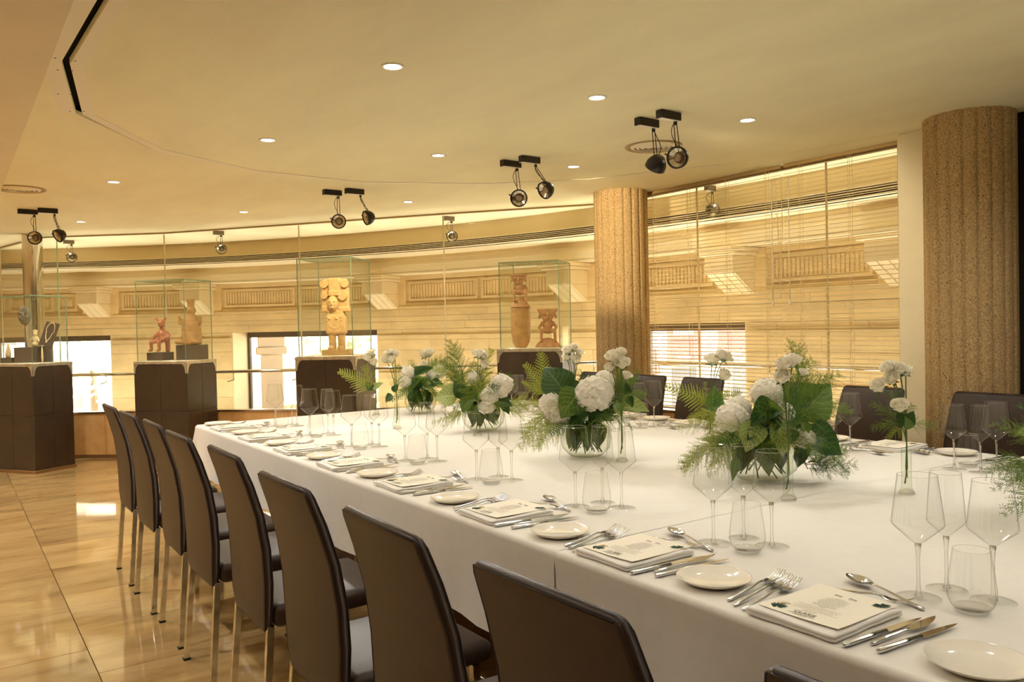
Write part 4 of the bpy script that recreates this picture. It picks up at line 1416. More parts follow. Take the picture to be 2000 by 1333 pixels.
# ------------------------------------------------------------------ cutlery (local x runs from the handle end to the tip)
def fork_mesh(L, name):
    m = MB()
    k = L / .235
    m.sweep([((0, 0, .0030), .0025, .002), ((.004 * k, 0, .0032), .0052, .0034), ((.03 * k, 0, .0040), .0048, .0036), ((.09 * k, 0, .008), .0036, .003), ((.125 * k, 0, .0125), .0030, .0026), ((.142 * k, 0, .0125), .0034, .0022), ((.155 * k, 0, .0085), .0060, .0016)], 8)
    # palm
    pts = [(.153, .0055, .0092), (.163, .0115, .0062), (.172, .0125, .0046), (.186, .0120, .0045)]
    vs = []
    for (x, w, z) in pts:
        vs += [(x * k, -w * k, z + .0012), (x * k, 0, z - .0006), (x * k, w * k, z + .0012)]
    n = len(vs)
    vs += [(x, y, z + .0016) for x, y, z in vs]
    fs = []
    for i in range(3):
        for j in range(2):
            fs.append((3 * i + j, 3 * i + j + 1, 3 * i + 4 + j, 3 * i + 3 + j))
            fs.append((n + 3 * i + 3 + j, n + 3 * i + 4 + j, n + 3 * i + j + 1, n + 3 * i + j))
        fs.append((3 * i, 3 * i + 3, n + 3 * i + 3, n + 3 * i))
        fs.append((3 * i + 5, 3 * i + 2, n + 3 * i + 2, n + 3 * i + 5))
    m.add(vs, fs, 0, True)
    for j in range(4):
        y = (-.0100 + .00667 * j) * k
        m.sweep([((.183 * k, y, .0056), .0022 * k, .0010), ((.205 * k, y, .0088), .0018 * k, .0010), ((.222 * k, y * .98, .0145), .0015 * k, .0009), ((L, y * .96, .020), .0007 * k, .0006)], 6)
    return m.mesh(name, MT['cutlery'])
def spoon_mesh(L, name):
    m = MB()
    k = L / .235
    m.sweep([((0, 0, .003), .0025, .002), ((.004 * k, 0, .0032), .0050, .0034), ((.04 * k, 0, .0045), .0046, .0034), ((.11 * k, 0, .0115), .0030, .0026), ((.14 * k, 0, .0130), .0030, .0024), ((.160 * k, 0, .0125), .0050, .0018)], 8)
    def bowl(off):
        def fn(u, v):
            x = .155 + .080 * u
            hwid = .0215 * sqrt(max(0, sin(pi * min(1, u * .96 + .04)))) * (.85 + .3 * u if u < .5 else 1.15 - .3 * u)
            s = 2 * v - 1
            z = .0135 + .002 * u - (.0085 * sin(pi * u)) * (1 - s * s) + off
            return (x * k, hwid * s * k, z)
        return fn
    m.grid(bowl(0), 12, 8)
    m.grid(bowl(-.0011), 12, 8)
    return m.mesh(name, MT['cutlery'])
def knife_parts(L, kind):
    h = MB()
    hl = L * .52
    if kind == 'fish':
        h.sweep([((0, 0, .0035), .003, .003), ((.004, 0, .0036), .005, .0036), ((.05, 0, .0046), .0046, .0036), ((hl, 0, .0056), .0030, .0026), ((hl + .01, 0, .0060), .0042, .0018)], 10)
    else:
        h.sweep([((0, 0, .0050), .003, .003), ((.003, 0, .0050), .0058, .0050), ((.012, 0, .0050), .0066, .0050), ((hl * .6, 0, .0050), .0062, .0046), ((hl, 0, .0052), .0052, .0040)], 12)
    b = MB()
    N = 9
    vs = []
    for i in range(N + 1):
        u = i / N
        x = hl + (L - hl) * u
        if kind == 'fish':
            w0 = -.0155 * sin(pi * min(1, .12 + u * .88)) ** .8 * (1 if u < .97 else .5)
            w1 = .0085 * sin(pi * min(1, .1 + u * .8)) * (1 - u * .5)
            z = .0062 + .004 * u
        else:
            w0 = -.0088 * (1 - u ** 3.2)
            w1 = .0072 * (1 - u ** 4) + .0
            z = .0050
        vs += [(x, w0, z), (x, w1, z)]
    n = len(vs)
    th = .0011
    vs += [(x, y, z + (th if j % 2 else th * .6)) for j, (x, y, z) in enumerate(vs)]
    fs = []
    for i in range(N):
        a = 2 * i
        fs += [(a, a + 1, a + 3, a + 2), (n + a + 2, n + a + 3, n + a + 1, n + a), (a, a + 2, n + a + 2, n + a), (a + 3, a + 1, n + a + 1, n + a + 3)]
    fs += [(0, n, n + 1, 1)]
    b.add(vs, fs, 0, False)
    return h.mesh('handle', MT['cutlery']), b.mesh('blade', MT['cutlery'])
fk = fork_mesh(.232, 'dinner_fork')
dfk = fork_mesh(.180, 'dessert_fork')
spn = spoon_mesh(.225, 'dessert_spoon')
def knife_proto(name, L, kind):
    hm, bmm = knife_parts(L, kind)
    t = thing(name, '', 'knife')
    link('handle', hm, t); link('blade', bmm, t)
    return t
kn = knife_proto('table_knife', .245, 'table')
fkn = knife_proto('fish_knife', .212, 'fish')

# ------------------------------------------------------------------ plate, napkin, menu
pl = MB().lathe([(0, .0045), (.050, .0045), (.066, .0075), (.084, .0165), (.0862, .0172), (.0855, .0155), (.068, .0050), (.054, .0004), (.046, .0004), (.044, .0018), (0, .0018)], 40)
plate_proto = tag(pl.obj('bread_plate', MT['china']), '', 'plate')
def napkin():
    m = MB()
    a, b = .1175, .102
    N = 16
    # outline of the soft folded edge: two plump layers with a shallow groove between them
    prof = [(.004, .0006), (.0012, .0022), (.0, .0048), (.0010, .0072), (.0026, .0082), (.0012, .0092), (.0004, .0118), (.0016, .0142), (.0050, .0160)]
    def ring(ins, z, k):
        pts = []
        for (sx, sy, ex, ey) in ((-1, -1, 1, -1), (1, -1, 1, 1), (1, 1, -1, 1), (-1, 1, -1, -1)):
            for i in range(N):
                u = i / N
                x = (sx + (ex - sx) * u) * (a - ins)
                y = (sy + (ey - sy) * u) * (b - ins)
                wob = .0014 * sin(6 * u + sx * 2 + k * .15) + .0008 * sin(17 * u + sy + k * .2)
                zz = z * (1 + .10 * sin(5 * u + sx + 2 * sy)) 
                pts.append((x + (wob if sx == ex else 0), y + (wob if sy == ey else 0), zz))
        return pts
    rings = [ring(i_, z_, k) for k, (i_, z_) in enumerate(prof)]
    n = 4 * N
    vs = [v for r in rings for v in r] + [(0, 0, .0166)]
    K = len(prof)
    fs = [(j * n + i, j * n + (i + 1) % n, (j + 1) * n + (i + 1) % n, (j + 1) * n + i) for j in range(K - 1) for i in range(n)]
    fs += [((K - 1) * n + i, (K - 1) * n + (i + 1) % n, K * n) for i in range(n)] + [tuple(reversed(range(n)))]
    m.add(vs, fs, 0, True)
    m.s[-1] = False
    return m
napkin_proto = tag(napkin().obj('folded_napkin', MT['napkin']), '', 'napkin')

def text_mesh(name, body, size, mat, shear=0.0, width=None, extr=.00008):
    cu = bpy.data.curves.new(name, 'FONT')
    cu.body = body
    cu.size = size
    cu.align_x = 'CENTER'
    cu.align_y = 'CENTER'
    cu.shear = shear
    cu.extrude = extr
    cu.resolution_u = 2
    o = bpy.data.objects.new(name, cu)
    COL.objects.link(o)
    dg = bpy.context.evaluated_depsgraph_get()
    me = bpy.data.meshes.new_from_object(o.evaluated_get(dg))
    me.name = name
    bpy.data.objects.remove(o)
    me.materials.clear()
    me.materials.append(mat)
    return me
CW, CH = .182, .216           # across the reader, away from the reader
card = MB()
def cardf(u, v):
    x, y = (u - .5) * CH, (v - .5) * CW
    return (x, y, .0010 + .0016 * (2 * v - 1) ** 2 * (1 - u) + .0010 * (2 * u - 1) ** 4)
card.grid(cardf, 10, 10)
card.grid(lambda u, v: tuple(Vector(cardf(u, v)) - Vector((0, 0, .0006))), 10, 10)
menu_proto = tag(card.obj('menu_card', MT['card']), '', 'menu')
RD = Matrix(((0, 1, 0, 0), (-1, 0, 0, 0), (0, 0, 1, 0), (0, 0, 0, 1)))   # reader's right = -y, reader's up = +x
def on_card(rx, ry, rot=0.0, z=.0024):
    return RD @ Matrix.Translation((rx, ry, z)) @ Matrix.Rotation(rot, 4, 'Z')
# reader coordinates: rx to the right, ry up
rn = random.Random(11)
tx = MB()
def dash(rx0, rx1, ry, h):
    x = rx0
    while x < rx1 - .001:
        w = min(rn.uniform(.003, .0085), rx1 - x)
        tx.box((x, ry, 0), (x + w, ry + h, .0001))
        x += w + .0012
lens = [.02, .036, .052, .040, .056, .046, .058, .050, .060, .048, .054, .044, .058, .050, .056]
for k, L in enumerate(lens):
    dash(-L / 2, L / 2, .046 - .0045 * k, .0007)
dash(-.008, .008, -.022, .0016)
for k, L in enumerate([.10, .085, .10, .085, .11, .03]):
    dash(-L / 2, L / 2, -.030 - .0065 * k, .0007)
tx.obj('printed_lines', MT['ink'], menu_proto, on_card(0, 0))
sc_ = MB()
for (x0, n, sz) in ((-.026, 4, .0052), (.006, 4, .0052)):
    pts = []
    for k in range(n * 8):
        u = k / 8
        pts.append((x0 + u * .0048 + .0012 * sin(2 * pi * u), .066 + sz * (.5 if k > 6 else .9) * cos(2 * pi * u) - u * .0004, .00005))
    sc_.tube(pts, .0004, 4)
sc_.obj('script_title', MT['ink'], menu_proto, on_card(0, 0))
link('logo_lettering', text_mesh('logo_lettering', 'CLARIS', .0155, MT['ink']), menu_proto, on_card(0, -.080))
tx = MB()
for k, (L, y) in enumerate(((.030, -.0695), (.052, -.0895), (.060, -.0935), (.030, -.0975))):
    dash(-L / 2, L / 2, y, .0010)
tx.obj('logo_small_print', MT['ink'], menu_proto, on_card(0, 0))
def monstera(s):
    m = MB()
    def lobe(a, L, w):
        d = Vector((cos(a), sin(a), 0)); n = Vector((-d.y, d.x, 0))
        p = [d * .1 * L - n * w * .35, d * .6 * L - n * w * .6, d * L, d * .65 * L + n * w * .55, d * .1 * L + n * w * .35]
        m.add([tuple(q * s) for q in p] , [(0, 1, 2, 3, 4)])
    for k in range(9):
        lobe(radians(-75 + 150 * k / 8 + 90), .9 + .25 * cos(radians(-75 + 150 * k / 8)), .26)
    lobe(radians(200), .6, .25); lobe(radians(-20), .6, .25)
    return m
monstera(.024).obj('leaf_print', MT['leafink'], menu_proto, on_card(-.060, -.088, radians(30)))
monstera(.021).obj('leaf_print', MT['leafink'], menu_proto, on_card(.066, .082, radians(-130)))
g = MB()
for k in range(7):
    a = radians(60 + 14 * k)
    g.tube([(0, 0, 0), (.022 * cos(a), .022 * sin(a), 0)], .0004, 3)
g.obj('gold_sprig_print', MT['gold'], menu_proto, on_card(-.066, -.070, radians(-10)))

# ------------------------------------------------------------------ glasses
def wine_glass(name, H, rmax, rrim, zmax, ztip, rfoot, lab):
    t = thing(name, '', 'wine glass')
    MB().lathe([(rrim, H), (rrim + (rmax - rrim) * .33, H - (H - zmax) * .34), (rrim + (rmax - rrim) * .70, H - (H - zmax) * .70), (rmax - .001, zmax + .006), (rmax, zmax), (rmax - .003, zmax - .005), (rmax * .62, (zmax + ztip) / 2 + .002), (rmax * .26, ztip + .007), (.006, ztip + .002), (0.0, ztip + .001)], 32).obj('bowl', MT['glass'], t)
    MB().lathe([(0, ztip + .0005), (.007, ztip + .001), (.0055, ztip - .012), (.0040, ztip - .03), (.0040, .03), (.0055, .012), (.010, .005), (0, .0045)], 12).obj('stem', MT['solid_glass'], t)
    MB().lathe([(0, .0045), (.010, .0045), (rfoot * .6, .0026), (rfoot - .001, .0018), (rfoot, .0011), (rfoot - .001, .0004)], 32).obj('foot', MT['glass'], t)
    MB().lathe([(rrim + .0006, H), (rrim, H + .0005), (rrim - .0006, H), (rrim, H - .0005), (rrim + .0006, H)], 32).obj('rim', MT['solid_glass'], t)
    return t
gA = wine_glass('red_wine_glass', .268, .0535, .0400, .163, .117, .046, '')
gB = wine_glass('white_wine_glass', .262, .0400, .0322, .155, .118, .042, '')
gC = wine_glass('water_goblet', .258, .0500, .0385, .158, .118, .045, '')
t = thing('tumbler', '', 'tumbler')
MB().lathe([(.0350, .130), (.0385, .105), (.0432, .075), (.0462, .048), (.0458, .032), (.040, .016), (.0335, .010), (0, .0085)], 32).obj('tumbler_wall', MT['glass'], t)
MB().lathe([(0, .0105), (.030, .0105), (.036, .013), (.0345, .006), (.032, .001), (.029, .0006), (.02, .003), (0, .0035)], 28).obj('tumbler_base', MT['base_glass'], t)
MB().lathe([(.0356, .130), (.0350, .1305), (.0344, .130), (.0350, .1295), (.0356, .130)], 32).obj('rim', MT['solid_glass'], t)
gT = t

def fork_proto(name, me, cat):
    return tag(link(name, me), '', cat)
pF, pD, pS = fork_proto('dinner_fork', fk, 'fork'), fork_proto('dessert_fork', dfk, 'fork'), fork_proto('dessert_spoon', spn, 'spoon')

rn = random.Random(21)
def lay(proto, edge, ny, flip, end, tip, label, group, dz=0.0):
    def Wd(u, w):
        return Vector((edge - u, ny - w, TZ)) if flip else Vector((edge + u, ny + w, TZ))
    j = lambda: rn.uniform(-.002, .002)
    e = Wd(end[0] + j(), end[1] + j())
    q = Wd(tip[0] + j(), tip[1] + j())
    o = place(proto, label, (e.x, e.y, TZ + .0004 + dz), atan2(q.y - e.y, q.x - e.x), group)
    return o
def setting(i, edge, ny, flip, side):
    where = 'at the %s place from the front, %s side' % (ORD[i], side)
    def spot(u, w, ju=.006):
        u += rn.uniform(-ju, ju); w += rn.uniform(-ju, ju)
        return (edge - u, ny - w, TZ + .0003) if flip else (edge + u, ny + w, TZ + .0003)
    rz = pi if flip else 0
    place(napkin_proto, 'folded white napkin under the menu ' + where, spot(.150, .002, .003), rz + rn.uniform(-.03, .03), 'folded napkins')
    p = spot(.163, .004, .003)
    place(menu_proto, 'cream menu card with green leaf prints ' + where, (p[0], p[1], TZ + .0172), rz + rn.uniform(-.04, .04), 'menu cards')
    lay(pF, edge, ny, flip, (.061, .179), (.292, .214), 'outer steel fork by the bread plate ' + where, 'dinner forks', .0)
    lay(pF, edge, ny, flip, (.050, .151), (.280, .184), 'middle steel fork of three ' + where, 'dinner forks', .0)
    lay(pF, edge, ny, flip, (.040, .122), (.270, .154), 'inner steel fork beside the napkin ' + where, 'dinner forks', .0)
    lay(pS, edge, ny, flip, (.330, -.108), (.392, .110), 'steel dessert spoon above the menu ' + where, 'dessert spoons', .0)
    lay(pD, edge, ny, flip, (.300, .092), (.332, -.080), 'small steel dessert fork above the menu ' + where, 'dessert forks', .0)
    lay(kn, edge, ny, flip, (.030, -.118), (.275, -.134), 'steel table knife beside the napkin ' + where, 'table knives')
    lay(fkn, edge, ny, flip, (.082, -.146), (.290, -.152), 'steel fish knife with broad blade ' + where, 'fish knives')
    lay(kn, edge, ny, flip, (.056, -.172), (.300, -.190), 'outer steel knife by the next plate ' + where, 'table knives')
    place(gA, 'widest long-stemmed wine glass ' + where, spot(.396, -.056, .004), rn.uniform(0, 6), 'large wine glasses')
    place(gB, 'slender long-stemmed wine glass behind the others ' + where, spot(.500, -.070, .003), rn.uniform(0, 6), 'slender wine glasses')
    place(gC, 'medium long-stemmed wine glass ' + where, spot(.494, -.169, .004), rn.uniform(0, 6), 'medium wine glasses')
    place(gT, 'stemless water tumbler ' + where, spot(.396, -.166), rn.uniform(0, 6), 'water tumblers')
    place(plate_proto, 'cream bread plate ' + where, spot(.135, .290), rn.uniform(0, 6), 'bread plates')
for i in range(8):
    setting(i, TX0 - .008, 1.013 + .598 * i - (.03 if i in (1, 2) else 0), False, 'walkway')
place(plate_proto, 'cream bread plate cut by the lower picture corner, front of the walkway side', (1.452, .703, TZ + .0003), 0, 'bread plates')
for i, y in enumerate((1.50, 2.13, 2.75, 3.38, 3.98, 4.58, 5.16)):
    setting(i, TX1, y, True, 'window')
# ------------------------------------------------------------------ flowers: meshes used many times
rn = random.Random(31)
def frond_mesh(seed, droop, name, mat):
    """feathery asparagus fern of unit length along x, spray lying in the xy plane"""
    r = random.Random(seed)
    m = MB()
    c = lambda t: Vector((t * (1 - .12 * droop * t), .04 * sin(3 * t + seed), .16 * sin(pi * t) * droop - .10 * droop * t * t))
    m.tube([c(k / 8) for k in range(9)], [.008 * (1 - .8 * k / 8) for k in range(9)], 3)
    nb = 17
    for k in range(nb):
        t = .08 + .90 * k / nb + r.uniform(-.02, .02)
        for s in (-1, 1):
            if r.random() < .16: continue
            L = (.36 * (1 - t) ** .7 + .03) * r.uniform(.45, 1.2)
            p0 = c(max(0, t))
            a = s * radians(r.uniform(34, 66))
            d = Vector((cos(a), sin(a), r.uniform(-.40, .22))).normalized()
            bend = Vector((r.uniform(0, .25), 0, r.uniform(-.25, .0)))
            n = Vector((0, 0, 1))
            w = d.cross(n).normalized() * .0032
            nn = max(4, int(L / .024))
            pt = lambda u: p0 + d * L * u + bend * L * u * u
            m.add([p0 - w, p0 + w, pt(.5) + w * .6, pt(1), pt(.5) - w * .6], [(0, 1, 2, 3, 4)])
            for j in range(nn):
                u = (j + .5) / nn
                q = pt(u)
                for s2 in (-1, 1):
                    b = a + s2 * radians(r.uniform(24, 58))
                    l2 = r.uniform(.030, .062) * (1 - .55 * u)
                    e = Vector((cos(b), sin(b), r.uniform(-.5, .5))).normalized()
                    f = e.cross(n).normalized() * .0042
                    m.add([q, q + e * l2 * .5 + f, q + e * l2, q + e * l2 * .5 - f], [(0, 1, 2, 3)])
    return m.mesh(name, mat)
def lea_mesh(seed, droop, name, mat):
    """leatherleaf style fern, broader leaflets"""
    r = random.Random(seed)
    m = MB()
    c = lambda t: Vector((t, .03 * sin(2.5 * t + seed), .12 * sin(pi * t) * droop - .12 * droop * t * t))
    m.tube([c(k / 8) for k in range(9)], [.009 * (1 - .8 * k / 8) for k in range(9)], 3)
    nb = 13
    for k in range(nb):
        t = .12 + .85 * k / nb
        for s in (-1, 1):
            L = (.33 * (1 - t) ** .8 + .05) * r.uniform(.85, 1.1)
            a = s * radians(66 - 18 * t)
            d = Vector((cos(a), sin(a), r.uniform(-.15, .15))).normalized()
            p0 = c(t)
            side = Vector((-d.y, d.x, 0)).normalized()
            nn = max(3, int(L / .035))
            for j in range(nn):
                u0, u1 = j / nn, (j + 1) / nn
                w = .036 * (1 - u0 * .75)
                q0, q1 = p0 + d * L * u0, p0 + d * L * u1
                qm = p0 + d * L * (u0 * .3 + u1 * .7)
                tip = qm + d * .006
                m.add([q0, qm + side * w + d * .004, q1], [(0, 1, 2)])
                m.add([q0, q1, qm - side * w + d * .004], [(0, 1, 2)])
    return m.mesh(name, mat)
FERN, LEA = {}, {}
for i, k in enumerate(('light', 'mid', 'dark')):
    FERN[k] = [frond_mesh(10 * i + j, (.5, 1.0, 1.5)[j], 'fern_frond', MT['fern_' + k]) for j in range(3)]
    LEA[k] = [lea_mesh(50 + 10 * i + j, (.5, 1.2)[j], 'fern_frond', MT['fern_' + k]) for j in range(2)]
def leaf_mesh(seed, width, fold, curl, mat):
    """serrated broad leaf of unit length along x"""
    r = random.Random(seed)
    m = MB()
    def fn(u, v):
        w = width * (sin(pi * min(1, v ** .72)) ** .85) * (1 - .25 * v)
        s = 2 * u - 1
        tooth = 1 + (.06 if (int(v * 40) % 2) else -.02) * (abs(s) > .9)
        y = w * .5 * s * tooth
        z = abs(s) * w * fold - curl * (v * v) + .10 * curl * sin(3 * v) + .018 * sin(14 * v + 4 * abs(s)) * abs(s)
        return (v, y * cos(fold * .9 * abs(s)), z)
    m.grid(fn, 10, 40, uv=True)
    return m.mesh('leaf', mat)
LEAF = {}
for i, k in enumerate(('dark', 'mid', 'pale', 'grey')):
    LEAF[k] = [leaf_mesh(i * 7 + j, (.85, .78, .9)[j], (.18, .42, .10)[j], (.18, .12, .35)[j], MT['leaf_' + k]) for j in range(3)]
def hydrangea_mesh(seed):
    r = random.Random(seed)
    m = MB()
    m.ball((0, 0, 0), .74, 12, 8)
    N = 95
    for k in range(N):
        y = 1 - 2 * (k + .5) / N
        a = k * 2.399963
        rr = sqrt(1 - y * y)
        d = Vector((rr * cos(a), rr * sin(a), y))
        if d.z < -.8: continue
        c = d * r.uniform(.86, .98)
        M_ = axes(c, d.orthogonal(), d)
        rot = r.uniform(0, 6)
        tl = r.uniform(-.25, .25)
        for p in range(4):
            a0 = rot + p * pi / 2 + r.uniform(-.12, .12)
            L = r.uniform(.24, .30)
            W_ = .17
            up = r.uniform(.02, .12)
            pts = []
            for (u, w, z) in ((0.02, 0, 0), (.45, -.8, .4), (.45, 0, .25), (.45, .8, .4), (.85, -.75, .85), (.9, 0, .7), (.85, .75, .85), (1.02, 0, .9)):
                x, yy = u * L, w * W_
                pts.append(M_ @ Vector((x * cos(a0) - yy * sin(a0), x * sin(a0) + yy * cos(a0), z * up + tl * x * cos(a0))))
            m.add(pts, [(0, 2, 1), (0, 3, 2), (1, 2, 5, 4), (2, 3, 6, 5), (4, 5, 7), (5, 6, 7)], 0, True)
    return m.mesh('hydrangea_head', MT['petal'])
HYD = [hydrangea_mesh(3), hydrangea_mesh(4)]
def rose_mesh(seed, opened):
    r = random.Random(seed)
    m = MB()
    # petals: overlapping curved shells, tight in the middle, opening outside
    layers = ((3, .16, 1.12, .06), (4, .26, 1.06, .10), (5, .36, .98, .22 * opened), (5, .44, .86, .42 * opened))
    for li, (n, R, H, flare) in enumerate(layers):
        for p in range(n):
            a0 = 2 * pi * p / n + li * .7 + r.uniform(-.15, .15)
            span = 2 * pi / n * .72
            def fn(u, v):
                a = a0 + (u - .5) * 2 * span
                prof = .25 + .75 * sin(min(1, v * 1.25) * pi / 2)
                rad = R * prof + flare * max(0, v - .55) ** 1.6 * 1.8 + .015 * li
                e = (1 - .28 * (2 * u - 1) ** 2 * (v > .6))
                return (rad * cos(a), rad * sin(a), H * v * e * .95)
            m.grid(fn, 6, 6)
    return m.mesh('rose_head', MT['rose'])
ROSE = [rose_mesh(5, .5), rose_mesh(6, .9), rose_mesh(8, 1.2)]
sp_ = MB()
for k in range(5):
    a = 2 * pi * k / 5
    d = Vector((cos(a), sin(a), 0)); n = Vector((-sin(a), cos(a), 0))
    sp_.add([d * .04, d * .34 + n * .13 + Vector((0, 0, .12)), d * .58 + Vector((0, 0, .34 if k % 2 else .02)), d * .34 - n * .13 + Vector((0, 0, .12))], [(0, 1, 2, 3)])
sp_.lathe([(0, -.10), (.10, -.08), (.17, .02), (.12, .08)], 8)
SEPAL = sp_.mesh('sepals', MT['sepal'])
